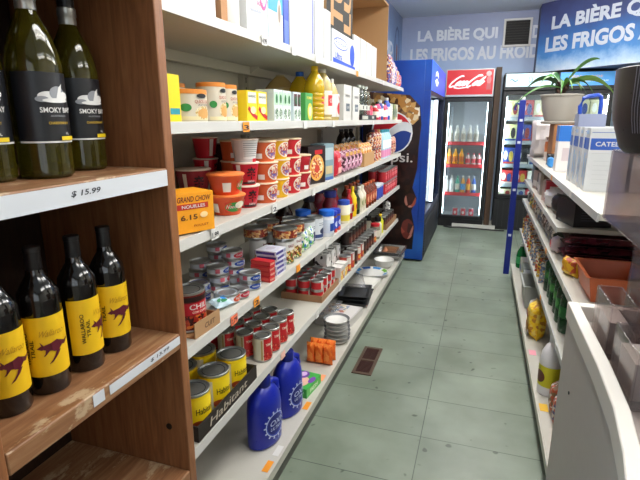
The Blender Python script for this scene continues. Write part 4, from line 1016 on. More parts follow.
def plate(r, h, rim, c=PLT, n=28):
    def make():
        mb = MB().lathe([(r * .62, 0), (r * .64, .0005), (r * .86, h * .45), (r, h - .001), (r, h), (r * .84, h * .55), (r * .62, .003), (.0005, .003)], c, n, matfn=lambda i, j: rim if i == 4 else c)
        return tag(mb.build('plate'), 'x', 'plate')
    return Kind(make)
Kp = plate(.075, .022, RIMG)
for k in range(6):
    Kp.put((-.735 + random.uniform(-.003, .003), 2.415 + random.uniform(-.003, .003), ZF + k * .0235), 0, 'white plate with grey rim, ' + ['bottom', 'second', 'third', 'fourth', 'fifth', 'top'][k] + ' of the stack', 'stacked grey-rim plates')
cl = bag_kind('plastic_bag', 'bag', .30, .05, .24, WRAPM, wr=.006, seed=9)
cl.put((-.80, 2.62, ZF + .10), RL, 'crumpled clear plastic bag beyond the plates', None, (-1.45, 0))
ckp = food('cookie tray print', ['#d8c8b0', '#b06a4a', '#e6ded4', '#c9b7c6', '#8a9ab0'], 40)
carton_kind('foil_pan_pack', 'pack', .26, .22, .05, M('#c9c6c2', .35), None, top=[('r', -.12, -.10, .12, .10, ckp), ('r', -.12, -.10, .12, -.03, M('#dcd8d6', .4))]).put((-.805, 2.71, ZF), RL - .1, 'wrapped tray pack with a printed picture beyond the plates')
def ftray(w, d, h, mat, name, lab, cat='tray', flare=.02, t_=.004, ridges=False):
    mb = MB(); fl = flare
    def ring(z, e): return [(-w / 2 - e, -d / 2 - e, z), (w / 2 + e, -d / 2 - e, z), (w / 2 + e, d / 2 + e, z), (-w / 2 - e, d / 2 + e, z)]
    rs = [ring(0, -fl), ring(h, 0), ring(h + .002, .010), ring(h + .004, .010), ring(h + .003, -.002), ring(t_, -fl - t_)]
    vs = [p for r in rs for p in r]; fs = [(3, 2, 1, 0)]
    for i in range(len(rs) - 1):
        for j in range(4):
            k = (j + 1) % 4; fs.append((i * 4 + j, i * 4 + k, i * 4 + 4 + k, i * 4 + 4 + j))
    o = (len(rs) - 1) * 4; fs.append((o, o + 1, o + 2, o + 3))
    mb.add(vs, fs, mat)
    ob = mb.build(name, bevel=.003)
    return tag(ob, lab, cat)
bt = M('#3b3c3f', .3)
for i, (y, z, rz) in enumerate(((3.06, ZF + .001, .1), (3.07, ZF + .0265, .02), (3.065, ZF + .052, .14))):
    o = ftray(.24, .2, .022, bt, 'food_tray', 'black plastic food tray, ' + ['bottom', 'middle', 'top'][i] + ' of the small stack'); o.location = (-.765, y, z); o.rotation_euler.z = RL + rz; o['group'] = 'black food trays'
cl.put((-.76, 3.19, ZF + .105), RL + .3, 'clear plastic bag lying over the black trays', None, (-1.5, 0))
carton_kind('napkin_pack', 'pack', .24, .2, .045, M('#dcdad2', .6), None, top=[('r', -.1, -.08, .1, .08, M('#e6e4dc', .6))]).put((-.795, 3.34, ZF), RL - .08, 'flat white napkin pack between black trays and patterned plates')
BP = M('#2e7fc4', .4)
def pplate(r, items):
    def make():
        t = thing('paper_plate', 'x', 'plate')
        MB().lathe([(r * .66, 0), (r * .68, .001), (r, .016), (r, .018), (r * .70, .004), (.0005, .004)], PLT, 32).build('body', t)
        p = MB(); n = 32
        def rm(a, q): return ((r * q) * sin(a), -(r * q) * cos(a), .0048 + (q - .70) / .30 * .0137)
        for i in range(n):
            a0, a1 = 2 * pi * i / n, 2 * pi * (i + 1) / n
            if items and i % 4 != 3:
                m = [BP, M('#2a5fb4', .4), M('#6fae3a', .4)][(i // 4) % 3 if i % 8 < 4 else 0]
                p.add([rm(a0, .76), rm(a1, .76), rm(a1, .96), rm(a0, .96)], [(0, 1, 2, 3)], m)
        if items: p.build('rim_pattern', t)
        return t
    return Kind(make)
K1 = pplate(.135, True); K0 = pplate(.135, False)
for k in range(4):
    (K1 if k == 3 else K0).put((-.805, 3.64, ZF + k * .0055), .3, 'paper plate with blue and green rim, top of its stack' if k == 3 else 'white paper plate under the patterned one, ' + ['lowest', 'second', 'third'][k], 'paper plates')
bw = plate(.085, .045, PLT)
for k in range(3): bw.put((-.755, 3.90, ZF + k * .012), 0, 'white bowl beyond the patterned plates, ' + ['bottom', 'middle', 'top'][k] + ' of its nest', 'nested white bowls')
al = M('#c9cacb', .22, .85)
for k in range(3):
    o = ftray(.29, .24, .045, al, 'foil_tray', 'aluminium foil tray at the far shelf end, ' + ['bottom', 'middle', 'top'][k] + ' of its nest', flare=.03); o.location = (-.735, 4.25, ZF + .001 + k * .0125); o.rotation_euler.z = RL; o['group'] = 'aluminium foil trays'
o = ftray(.2, .12, .03, M('#a87a5c', .3, .7), 'foil_tray', 'small copper coloured foil tray inside the aluminium tray', flare=.02); o.location = (-.735, 4.245, ZF + .035); o.rotation_euler.z = RL

# ================================================================== LEFT-HAND BLUE COLA FRIDGE
BLU = M('#0c3f9e', .35)
pf = thing('drinks_fridge', 'tall blue cola fridge standing beyond the left shelves', 'fridge')
PX, PY0, PY1, PZ = -.475, 4.56, 6.1, 1.86
def pepsi_blue():
    m, nt, b = node_mat('printed blue side')
    tc = nt.nodes.new('ShaderNodeTexCoord'); n = nt.nodes.new('ShaderNodeTexNoise'); n.inputs['Scale'].default_value = 2.2
    nt.links.new(tc.outputs['Object'], n.inputs['Vector'])
    r = ramp(nt, [(.3, '#0b2f86'), (.55, '#1148a8'), (.8, '#2c7ad0')]); nt.links.new(n.outputs['Fac'], r.inputs['Fac'])
    nt.links.new(r.outputs['Color'], b.inputs['Base Color']); b.inputs['Roughness'].default_value = .3
    return m
PB = pepsi_blue()
cab = MB().box(-1.10, PX - .06, PY0, PY1, .02, PZ, BLU, {'front': PB})                 # main carcass
cab.build('cabinet', pf, .004)
MB().box(PX - .06, PX, PY0, PY1, .02, .40, M('#11131a', .5), {'front': PB}).build('grille', pf)
fr = MB(); FB = M('#0e1a3a', .4)
fr.box(PX - .06, PX, PY0, PY0 + .05, .40, 1.60, FB, {'front': PB}).box(PX - .06, PX, PY1 - .05, PY1, .40, 1.60, FB).box(PX - .06, PX, PY0 + .05, PY1 - .05, .40, .46, FB).box(PX - .06, PX, PY0 + .05, PY1 - .05, 1.56, 1.60, FB).box(PX - .06, PX, 5.31, 5.35, .46, 1.56, FB)
fr.build('door_frame', pf, .003)
MB().box(PX - .045, PX - .04, PY0 + .05, PY1 - .05, .46, 1.56, GLASS).build('door_glass', pf)
MB().box(PX - .0595, PX - .055, PY0 + .05, PY1 - .05, .46, 1.56, M('#3b434f', .5)).build('liner', pf)
MB().box(PX - .039, PX - .004, PY0 + .052, PY0 + .064, .48, 1.54, M('#e8f6ff', .5, emit=2)).build('light_strip', pf)
MB().box(PX - .039, PX - .002, 5.29, 5.308, .48, 1.54, M('#e8f6ff', .5, emit=3.5)).build('light_strip', pf)
HB = M('#1f57d6', .4, emit=.9)
hd = MB().box(PX - .06, PX, PY0, PY1, 1.60, PZ, FB, {'right': HB, 'front': PB})
art(hd, side_map(PX), [('e', PY0 + .5, 1.73, .16, .07, M('#e8eef8', .5, emit=1.2)), ('s', [(PY0 + .34, 1.72), (PY0 + .48, 1.75), (PY0 + .66, 1.72)], .03, M('#1a49b8', .5, emit=.8))])
hd.build('light_header', pf, .003)
gr = MB()
for i in range(12): gr.box(PX + .0005, PX + .006, PY0 + .06, PY1 - .06, .06 + i * .026, .072 + i * .026, M('#23262e', .4))
gr.build('grille_slat', pf)
fa = MB(); fm = flat_map(PY0)
COLA = food('cola bubbles', ['#1c0d0b', '#25110d', '#170a0a', '#2e1712'], 22, .3)
ICEB = food('ice and cola', ['#7a5a3a', '#d8c9a8', '#a8763a', '#e9e2d0', '#4a2a18', '#c49a5a'], 26, .3)
lump = food('ice cubes', ['#6a2a22', '#9a4a3a', '#3a1a18', '#b8786a'], 12, .3)
edge = [(-.575, .12), (-.565, .34), (-.60, .50), (-.555, .62), (-.60, .72), (-.565, .9), (-.56, 1.10), (-.545, 1.3), (-.565, 1.47)]
its = []
for (a, b) in zip(edge, edge[1:]):
    its.append(('p', [(-1.09, a[1]), a, b, (-1.09, b[1])], COLA))
art(fa, fm, its, lift=.001, step=0)
art(fa, fm, [('p', [(-1.09, 1.34), (-.62, 1.30), (-.56, 1.36), (-.57, 1.47), (-.66, 1.56), (-1.09, 1.60)], ICEB), ('e', -.615, .60, .055, .07, lump), ('e', -.63, .32, .06, .10, lump)], lift=.003)
# round emblem and lettering on the side
def disc_part(cx, cz, r, m, lo=-9, hi=9, f0=None, f1=None):
    pts = []
    n = 24; up = []; dn = []
    for i in range(n + 1):
        x = -r + 2 * r * i / n; h = sqrt(max(0, r * r - x * x))
        top = h if f1 is None else min(h, max(-h, f1(x))); bot = -h if f0 is None else max(-h, min(h, f0(x)))
        up.append((cx + x, cz + top)); dn.append((cx + x, cz + bot))
    return [('p', [dn[i], dn[i + 1], up[i + 1], up[i]], m) for i in range(n) if up[i][1] > dn[i][1] + 1e-5 or up[i + 1][1] > dn[i + 1][1] + 1e-5]
cx, cz, r = -.815, 1.225, .195
art(fa, fm, [('e', cx, cz, r, r, M('#dfe4ea', .4))], lift=.005)
wave = lambda x: .05 * sin(x * 14)
art(fa, fm, disc_part(cx, cz, r * .93, M('#1d3c8c', .4), f1=lambda x: -.03 + wave(x)), lift=.0056, step=0)
art(fa, fm, disc_part(cx, cz, r * .93, M('#c2202e', .4), f0=lambda x: .05 + wave(x)), lift=.0056, step=0)
art(fa, fm, [('t', 'pepsi.', -.79, .985, .36, .11, M('#c9c6c4', .5))], lift=.0056)
fa.build('side_print', pf)

# ================================================================== BACK FRIDGES
def fridge_shell(t, x0, x1, yf, yb, z1, zd0, zd1, hdr, inner, frame_m, body_m, shelves, shelf_m, hdr_z0):
    MB().box(x0, x1, yf + .05, yb, .02, .10, body_m).box(x0, x0 + .03, yf + .05, yb, .1, z1, body_m).box(x1 - .03, x1, yf + .05, yb, .1, z1, body_m).box(x0 + .03, x1 - .03, yb - .03, yb, .1, z1, body_m, {'front': inner}).box(x0 + .03, x1 - .03, yf + .05, yb - .03, zd1, z1, body_m).build('cabinet', t)
    MB().box(x0 + .031, x1 - .031, yf + .06, yb - .031, .1, .105, inner).box(x0 + .0301, x0 + .035, yf + .06, yb - .031, .105, zd1 - .001, inner).box(x1 - .035, x1 - .0301, yf + .06, yb - .031, .105, zd1 - .001, inner).build('liner', t)
    d = thing('door', None, None); d.parent = t
    w = .045
    f = MB().box(x0, x0 + w, yf, yf + .045, zd0, zd1, frame_m).box(x1 - w, x1, yf, yf + .045, zd0, zd1, frame_m).box(x0 + w, x1 - w, yf, yf + .045, zd0, zd0 + w, frame_m).box(x0 + w, x1 - w, yf, yf + .045, zd1 - w, zd1, frame_m)
    f.build('door_frame', d, .003)
    MB().box(x0 + w, x1 - w, yf + .018, yf + .024, zd0 + w, zd1 - w, GLASS).build('door_glass', d)
    MB().tube([(x1 - .022, yf - .001, .75), (x1 - .022, yf - .025, .78), (x1 - .022, yf - .025, 1.1), (x1 - .022, yf - .001, 1.13)], .008, M('#2a2a2c', .35, .5)).build('door_handle', d)
    for z in shelves:
        s = MB().box(x0 + .036, x1 - .036, yf + .09, yb - .032, z - .012, z, M('#c9ccce', .4))
        s.box(x0 + .036, x1 - .036, yf + .083, yf + .089, z - .03, z + .014, shelf_m)
        s.build('shelf', t)
    return t
cf = thing('drinks_fridge', 'red-topped glass door fridge of drinks against the back wall', 'fridge')
CFX0, CFX1, CFY = -.485, .070, 6.32
CSH = (.42, .78, 1.06)
fridge_shell(cf, CFX0, CFX1, CFY, 6.88, 1.93, .10, 1.60, None, M('#c4cad0', .5), M('#191a1d', .4), M('#2a2b2e', .45), CSH, M('#c6343c', .5), 1.62)
MB().box(CFX0, CFX1, CFY, CFY + .05, .0, .095, M('#101114', .5)).build('base_grille', cf)
CR_ = M('#c41420', .4, emit=.35); CW = M('#f3efee', .5, emit=.5)
h = MB().box(CFX0, CFX1, CFY - .03, CFY + .05, 1.61, 1.93, M('#b9bcc0', .35, .4), {})
art(h, flat_map(CFY - .03), [('r', CFX0 + .012, 1.635, CFX1 - .012, 1.918, CR_)])
def script(cx, cz, w, hgt):
    """flowing hand lettering drawn as ribbons"""
    its = []; sh = .32; wd = hgt * .16
    def st(pts, wds=None):
        its.append(('s', [(cx + (x + sh * y) * w, cz + y * hgt) for x, y in pts], wds or wd, CW))
    def arc(x, y, rx, ry, a0, a1, n=16): return [(x + rx * cos(radians(a0 + (a1 - a0) * i / n)), y + ry * sin(radians(a0 + (a1 - a0) * i / n))) for i in range(n + 1)]
    st(arc(-.36, .15, .095, .55, 55, 310, 20)); st([(-.30, -.25), (-.22, -.46), (-.08, -.54), (.1, -.46), (.22, -.52)], [wd, wd, wd * .8, wd * .6, wd * .2])
    st(arc(-.245, -.05, .04, .22, 0, 360)); st(arc(-.145, -.05, .04, .22, 50, 320)); st(arc(-.055, -.05, .04, .22, 0, 360)); st([(-.012, .16), (-.018, -.2), (.02, -.26)])
    st([(.025, .0), (.055, .0)])
    st(arc(.135, .15, .09, .55, 55, 310, 20)); st([(.06, .72), (.16, .78), (.24, .62)], wd * .7)
    st(arc(.245, -.05, .04, .22, 0, 360)); st([(.30, -.24), (.305, .4), (.33, .62), (.345, .5), (.32, -.1), (.335, -.26)], wd * .8)
    st(arc(.40, -.05, .04, .22, 0, 360)); st([(.443, .16), (.438, -.2), (.475, -.26)])
    return its
art(h, flat_map(CFY - .03), script(-.235, 1.77, .40, .115), lift=.002, step=.0001)
art(h, flat_map(CFY - .03), [('e', .01, 1.80, .025, .05, M('#d07a7c', .5, emit=.3)), ('p', [(-.015, 1.69), (.035, 1.69), (.03, 1.76), (-.01, 1.76)], M('#b85a5c', .5, emit=.3)), ('e', .005, 1.87, .03, .03, M('#dcb4b2', .5, emit=.3))], lift=.003)
h.build('light_header', cf, .004)
def tube_light(x, y, z0, z1, parent, e=1.2):
    MB().box(x - .008, x + .008, y - .008, y + .008, z0, z1, M('#eef8ff', .5, emit=e)).build('light_strip', parent)
tube_light(CFX0 + .043, CFY + .058, .16, 1.54, cf, 22); tube_light(CFX1 - .043, CFY + .058, .16, 1.54, cf, 22)
def bot(c, cap, lab, h=.20, r=.031, name='drink_bottle'):
    return bottle_kind(name, 'bottle', [(r * .92, 0), (r, .006), (r, h * .62), (r * .4, h * .86), (r * .36, h * .9)], M(c, .25), (r * .44, h * .88, h), M(cap, .4), (r + .0008, h * .2, h * .55), M(lab, .45), None, 14)
cx0 = CFX0 + .085
row(bot('#d9d6cc', '#e9e9e6', '#b9b2a4', .21), [(cx0 + i * .078, CFY + .135, CSH[2]) for i in range(5)], 0, 'white bottle', 'on the top fridge shelf under the red sign', 'white bottles in the fridge')
row(bot('#eda31e', '#e6b84a', '#c8661c', .20, .033), [(cx0 + i * .076, CFY + .135, CSH[1]) for i in range(3)], 0, 'orange juice bottle', 'on the middle fridge shelf', 'orange juice bottles')
row(bot('#d8c2c0', '#c23a4a', '#c8404c', .15, .03), [(cx0 + .232 + i * .068, CFY + .135, CSH[1]) for i in range(3)], 0, 'pale bottle with red label', 'on the middle fridge shelf', 'red label bottles in the fridge')
lb = [('#d9d9d6', '#d8d8d6', '#e2dfd8'), ('#e3e3e0', '#c9c9c9', '#cfd8d8'), ('#4ba38c', '#2f7a62', '#d8d2c4'), ('#d89a4a', '#d8d2c4', '#4a8fd0'), ('#cf4a3a', '#e0d8d0', '#e8a83a'), ('#3a5fb0', '#c8ccd8', '#e0dcd6')]
for i, (a, b, c) in enumerate(lb):
    bot(a, b, c, .22, .028).put((cx0 + i * .068 - .012, CFY + .135, CSH[0]), 0, ['frosted white bottle first on the lower fridge shelf', 'white bottle with pale label on the lower fridge shelf', 'teal bottle on the lower fridge shelf', 'orange bottle with blue label on the lower fridge shelf', 'red bottle with yellow label on the lower fridge shelf', 'blue bottle last on the lower fridge shelf'][i], 'bottles on the lower fridge shelf')
rcn = can_kind('drink_can', 'can', .032, .12, M('#c5394a', .4), lambda r, h: [('e', 0, .06, .016, .02, WHITE)], n=14)
for i in range(3): rcn.put((cx0 + .12 + i * .1, CFY + .135, .106), 0, 'can at the bottom of the red-topped fridge, ' + ['beside the frosted glass', 'middle of three', 'beside the door handle'][i], 'cans at the fridge bottom')
tag(MB().box(-.30, .22, 6.255, 6.29, .0005, .05, M('#d2d2cc', .5)).build('plinth_board'), 'pale board lying on the floor before the red-topped fridge', 'board')
tag(MB().tube([(-.40, 6.24, .012), (-.32, 6.20, .012), (-.2, 6.235, .012), (.0, 6.215, .012), (.2, 6.19, .012), (.33, 6.2, .012)], .009, BLACK).build('power_cable'), 'black power cable on the floor before the back fridges', 'cable')

def beer(x0, x1, lab, head, dark, seed):
    t = thing('beer_fridge', lab, 'fridge')
    sh = (.56, .80, 1.08, 1.36)
    yf = 6.32
    fridge_shell(t, x0, x1, yf, 6.88, 1.87, .40, 1.67, None, M('#d4ddda', .5), M('#16171a', .4), M('#222326', .45), sh, M('#aebcc4', .4), 1.7)
    b = MB().box(x0, x1, yf, yf + .05, .0, .39, M('#131417', .5))
    for i in range(8): b.box(x0 + .05 + i * .06, x0 + .06 + i * .06, yf - .004, yf, .04, .36, M('#26282c', .5))
    b.build('base_grille', t)
    h = MB().box(x0, x1, yf - .03, yf + .05, 1.675, 1.87, M('#1a1c20', .4))
    art(h, flat_map(yf - .03), [('r', x0 + .015, 1.715, x1 - .015, 1.86, head)])
    m = M(dark, .5, emit=.5); c = (x0 + x1) / 2
    if seed == 1:
        art(h, flat_map(yf - .03), [('s', [(c - .22 + i * .012, 1.785 + .012 * sin(i)) for i in range(8)], .012, m), ('e', c + .0, 1.79, .022, .035, m), ('e', c, 1.79, .015, .028, head), ('t', '— BIÈRE', c + .14, 1.785, .15, .022, m)], lift=.0014)
    else:
        art(h, flat_map(yf - .03), [('t', 'BIÈRE FROIDE', c - .02, 1.815, .34, .03, M('#d8b98a', .5, emit=.6)), ('t', 'TOUJOURS BIEN FRAÎCHE', c, 1.765, .42, .025, m)], lift=.0014)
    h.build('light_header', t, .003)
    for x in (x0 + .043, x1 - .043): tube_light(x, yf + .058, .47, 1.61, t, 34)
    rnd = random.Random(seed)
    cols = [('#d9dfa0', 'pale yellow-green'), ('#e6e7d8', 'cream'), ('#b8c4cc', 'pale grey'), ('#2c4a9c', 'blue'), ('#c13a3c', 'red'), ('#d8d6b2', 'straw'), ('#cf4a58', 'bright red'), ('#3a3d44', 'charcoal')]
    where = 'beer fridge with white sign' if seed == 1 else 'beer fridge with blue sign'
    plan = {1: [(5, 2, 6), (4, 4, 1), (3, 7, 2), (0, 3, 4), (0, 4, 5)], 2: [(1, 4, 2), (5, 0, 1), (0, 5, 3), (0, 5, 0), (0, 5, 5)]}[seed]
    for si, z in enumerate((.405,) + sh):
        if si == 0: zz = .41
        hh = (.56, .80, 1.08, 1.36, 1.64)[si] - z - .05
        for k in range(3):
            ci = plan[si][k]; c_, nm_ = cols[ci]
            w = (x1 - x0 - .09) / 3 - .008
            xx = x0 + .045 + (k + .5) * (x1 - x0 - .09) / 3
            kd = carton_kind('beer_pack', 'beer pack', w, .18, hh * .9, M(c_, .5), [('e', -w * .22, hh * .5, w * .16, hh * .24, M('#eef0ea', .5)), ('e', w * .2, hh * .45, w * .18, hh * .28, M(['#8a2c30', '#31509c', '#c9b24a', '#20242c'][(si + k) % 4], .5)), ('r', -w * .45, hh * .06, w * .45, hh * .16, M(['#2f4f9a', '#b8423f', '#dfe0d8'][(si * 2 + k) % 3], .5))])
            kd.put((xx, yf + .19, z), 0, f'{nm_} beer pack on {["the bottom", "the second", "the third", "the fourth", "the top"][si]} shelf of {where}, {ORD[k]} across', 'beer packs in the fridges')
    return t
beer(.185, .745, 'glass door beer fridge with white lit sign against the back wall', M('#cfe6ee', .5, emit=.9), '#5a7f94', 1)
beer(.760, 1.345, 'glass door beer fridge with blue lit sign beside the white-signed one', M('#5aa4e8', .5, emit=.75), '#e8f2fb', 2)

# ================================================================== RIGHT METAL SHELVING
GX = .36
rs = thing('shelving_unit', 'white metal shelving unit along the other side of the aisle from the canned goods', 'shelf')
MB().box(.80, .82, 1.50, 4.40, 0, 1.30, SHB).build('back_panel', rs)
for y in (1.52, 2.43, 3.40, 4.38):
    MB().box(.775, .7995, y - .02, y + .02, 0, 1.30, SHB).build('upright', rs)
SR = [(1.065, 1.66, 4.36), (.86, 2.42, 4.36), (.70, 1.55, 4.36), (.44, 1.55, 4.36)]
for z, a, b in SR:
    s = MB().box(GX, .774, a, b, z - .022, z, SH).build('shelf', rs, .002)
    MB().box(GX - .006, GX - .0005, a, b, z - .026, z + .002, M('#bfc0be', .4)).build('price_rail', s)
    for i, y in enumerate((a + .5, a + 1.1, a + 1.7)):
        MB().box(GX - .0075, GX - .0062, y - .02, y + .02, z - .025, z, [PAPER, TAGO, WHITE][i]).build('price_tag', s)
MB().box(.318, .774, 1.50, 4.36, .09, .12, SH).build('shelf', rs, .002)
MB().box(.312, .3175, 1.50, 4.36, .085, .122, OFFW).build('price_rail', rs)
MB().box(.335, .78, 1.50, 4.36, 0, .09, M('#4b4b45', .5)).build('kick_plate', rs)
for y in (2.62, 2.08): MB().box(.325, .36, y - .03, y + .03, .1203, .121, M('#f0c040', .5) if y < 2.4 else M('#f0a0b0', .5)).build('price_tag', rs)
# blue display post at the far corner
bp = thing('display_post', 'blue painted upright post at the far end of the shelves', 'post', (.285, 4.44, 0))
BPM = M('#142888', .35)
MB().box(-.024, .024, -.02, .02, 0, 1.50, BPM).build('post', bp, .004)
MB().tube([(-.02, -.005, 1.47), (-.05, -.02, 1.475), (-.055, -.02, 1.42)], .010, BPM).build('hook', bp)
MB().lathe([(.018, 0), (.022, .01), (.014, .03)], M('#c9ccd2', .4), 12, cz=1.50).build('finial', bp)
for z in (.35, .75, 1.15, 1.33): MB().box(-.012, .012, -.0245, -.0203, z, z + .02, M('#cfd4e4', .4)).build('clip', bp)

T1, T2, T3, T4, TD = 1.065, .86, .70, .44, .12
# top shelf: pasta cartons face the camera end of the aisle
PBX = M('#cdd0d3', .5); PBB = M('#2b57b0', .45); LBL = M('#a9c6e6', .5)
pasta = carton_kind('pasta_carton', 'carton', .145, .085, .25, PBX,
    [('r', -.0675, .165, .0675, .21, PBB), ('t', 'CATELLI', 0, .188, .10, .018, WHITE), ('r', -.06, .150, .06, .152, M('#b9bfc4', .5))] + [('r', -.05, .03 + i * .018, .045 - .02 * (i % 3), .033 + i * .018, M('#c3c7ca', .6)) for i in range(6)] + [('r', -.0675, .232, .0675, .234, PBB)],
    left=[('r', -.0425, .165, .0425, .21, PBB), ('r', -.035, .05, -.01, .15, LBL), ('r', .01, .02, .03, .13, LBL), ('r', -.04, .225, .02, .24, LBL)])
for i, (x, y, r) in enumerate(((.475, 2.225, -.03), (.473, 2.34, -.05), (.472, 2.455, .0), (.470, 2.575, -.04))):
    pasta.put((x, y, T1), r, 'white pasta carton with blue band, ' + ['at the near end of the top shelf', 'second from the near end', 'third from the near end', 'last before the blue-topped carton'][i], 'white pasta cartons')
for i, y in enumerate((2.225, 2.345, 2.465)):
    pasta.put((.635, y, T1), 0, 'white pasta carton in the back column, ' + ['first from near end', 'second from near end', 'last'][i], 'back column pasta cartons')
carton_kind('rice_carton', 'carton', .15, .10, .25, M('#dfdcdc', .5), [('r', -.075, .165, .075, .25, M('#2670c8', .45)), ('r', -.05, .06, .03, .13, M('#c9bcc0', .5)), ('e', .02, .06, .03, .03, M('#d8cfc2', .5))], left=[('r', -.05, .165, .05, .25, M('#2670c8', .45))]).put((.468, 3.02, T1), 0, 'white carton with bright blue upper third')
carton_kind('cardboard_box', 'box', .16, .24, .25, M('#96663f', .75), [('r', -.06, .05, .06, .2, M('#a3734a', .75))]).put((.510, 3.62, T1), 0, 'brown cardboard box under the potted plant')
rp = carton_kind('rice_pack', 'pack', .08, .07, .165, M('#e6dcd8', .5), [('r', -.04, .06, .01, .13, M('#e08a5a', .5)), ('r', .015, .06, .04, .12, M('#e6a480', .5)), ('t', 'RIZ', 0, .15, .06, .016, M('#7a5a6a', .5))])
rp.put((.46, 3.80, T1), -.15, 'pale carton with orange patch in front of the crumpled white bag', None)
bag_kind('plastic_bag', 'bag', .24, .19, .27, M('#dcd6d8', .35), seed=11, wr=.02).put((.46, 4.0, T1 + .004), -.1, 'crumpled white plastic bag at the far end of the top shelf')
bag_kind('plastic_bag', 'bag', .09, .06, .07, M('#17171b', .3), seed=12, wr=.006).put((.435, 3.40, T1), -.4, 'small black plastic bundle by the pale carton')
bag_kind('blue_packet', 'packet', .08, .04, .06, M('#3f8fd6', .4), seed=13).put((.40, 3.24, T1), RR, 'small blue packet at the shelf edge before the brown box')
# carrier on the pasta cartons
t = thing('carrier_pack', 'grey-blue carton with tall blue loop handle standing on the pasta cartons', 'carrier', (.455, 2.53, T1 + .2518))
MB().box(-.055, .055, -.05, .05, 0, .055, M('#8c93ad', .45)).build('box', t)
MB().tube([(-.045, 0, .05), (-.048, 0, .09), (-.036, 0, .125), (-.02, 0, .132), (.02, 0, .138), (.032, 0, .13), (.036, 0, .10), (.036, 0, .05)], .009, M('#1d48b0', .35), 8).build('handle', t)
# potted plant
PS = .92
t = thing('potted_plant', 'green spider-leaved plant in a big pale pot above the shelves', 'plant', (.465, 3.62, T1 + .2518))
PM = M('#a5a098', .5)
MB().lathe([(.075, 0), (.09, .004), (.095, .02), (.12, .10), (.133, .19), (.139, .192), (.141, .2), (.138, .206), (.130, .206), (.126, .17), (.0005, .165)], PM, 32).build('pot', t)
MB().lathe([(.10, 0), (.118, .004), (.122, .018), (.116, .022), (.108, .01), (.0005, .006)], PM, 32, cz=-.0004).build('saucer', t)
MB().lathe([(.124, .166), (.09, .178), (.04, .19), (.0005, .194)], M('#241a14', .9), 20).build('soil', t)
ck = MB(); rnd = random.Random(5)
for i in range(7): ck.tube([(rnd.uniform(-.03, .03), rnd.uniform(-.03, .03), .18), (rnd.uniform(-.035, .035), rnd.uniform(-.03, .03), .25), (rnd.uniform(-.04, .04), rnd.uniform(-.03, .03), .29)], [.014, .012, .006], M('#3a2418', .8), 7)
ck.build('stem', t)
def leaf(az, up, reach, drop, w, c):
    mb = MB(); n = 12; d = Vector((cos(az), sin(az), 0)); s = (Vector((-sin(az), cos(az), 0)) + Vector((0, 0, .8 if sin(az * 5) > 0 else -.8))).normalized(); top = []; bot = []
    for i in range(n + 1):
        q = i / n; p = d * (reach * q) + Vector((0, 0, .25 + up * 2.2 * q * (1 - q * .55) - drop * q ** 2.4))
        ww = w * (sin(pi * min(1, q * .92 + .08)) ** .7) * (1 - .25 * q)
        top += [p - s * ww, p + Vector((0, 0, -.004)), p + s * ww]
    nn = len(top)
    vs = top + [p - Vector((0, 0, .0012)) for p in top]; fs = []
    for i in range(n):
        for k in range(2):
            a = i * 3 + k; fs.append((a, a + 3, a + 4, a + 1)); fs.append((nn + a, nn + a + 1, nn + a + 4, nn + a + 3))
        fs.append((i * 3, nn + i * 3, nn + i * 3 + 3, i * 3 + 3)); fs.append((i * 3 + 2, i * 3 + 5, nn + i * 3 + 5, nn + i * 3 + 2))
    mb.add(vs, fs, c).build('leaf', t)
LG, LG2, LG3 = M('#4f8040', .35), M('#6f9c4a', .35), M('#2f5f35', .4)
for a in ((pi * 1.02, .05, .33, .20, .013, LG), (pi * .95, .12, .24, .12, .026, LG3), (-.05, .19, .21, .0, .027, LG), (-.12, .12, .33, .17, .030, LG2), (.35, .08, .22, .18, .016, LG3), (pi * 1.1, .13, .16, .10, .018, LG), (-.5, .10, .22, .16, .018, LG), (pi * .6, .13, .2, .14, .018, LG3), (-1.3, .10, .16, .12, .018, LG2), (pi * 1.45, .1, .2, .16, .016, LG), (.75, .11, .2, .12, .016, LG2), (pi * .8, .14, .12, .06, .018, LG3)): leaf(*a)

# second shelf
carton_kind('chocolate_box', 'box', .17, .20, .115, M('#131318', .4), [('r', -.08, .02, .08, .1, M('#191920', .4))] + [('r', -.055, .03 + i * .012, .06, .0335 + i * .012, M('#4a4a56', .5)) for i in range(5)], top=[('r', -.05, -.06, .05, .06, M('#1f1f28', .4))]).put((.485, 2.56, T2), .25, 'black box with fine pale print on the second shelf', None)
bag_kind('black_bag', 'bag', .14, .08, .10, M('#14151a', .3), seed=21, wr=.004).put((.425, 2.80, T2), RR + .3, 'black bag beside the black box on the second shelf')
bag_kind('plastic_bag', 'bag', .22, .12, .10, M('#e9e6e6', .35), seed=22, wr=.006).put((.425, 2.99, T2), RR + .1, 'white plastic bag lying on the second shelf')
carton_kind('tea_box', 'box', .10, .08, .13, M('#c22a3a', .45), [('r', -.03, .06, .03, .1, M('#efe4e0', .5)), ('t', 'THE', 0, .08, .04, .02, RED)]).put((.43, 3.165, T2), -.05, 'red box with white patch behind the white bag')
bx2 = [('#cdbdb8', 'pale pink'), ('#8d6f60', 'tan'), ('#b8b0a8', 'light grey'), ('#5d4a44', 'dark brown'), ('#a98d82', 'rosy brown')]
for i, (c, n_) in enumerate(bx2):
    carton_kind('food_box', 'box', .12, .10, .12 + .01 * (i % 3), M(c, .5), [('r', -.05, .02, .05, .06, M('#d9cfc8', .5))], left=[('r', -.03, .02, .03, .09, M('#e0d6d0', .5))]).put((.43 + .01 * (i % 2), 3.28 + i * .125, T2), RR + .1 * (i - 2), f'{n_} food box on the second shelf beyond the red box', 'food boxes on the second shelf')
bag_kind('hanging_bag', 'bag', .16, .03, .17, M('#27302b', .35), seed=23).put((.40, 4.05, T2), RR + .1, 'dark green bag standing at the far end of the second shelf')
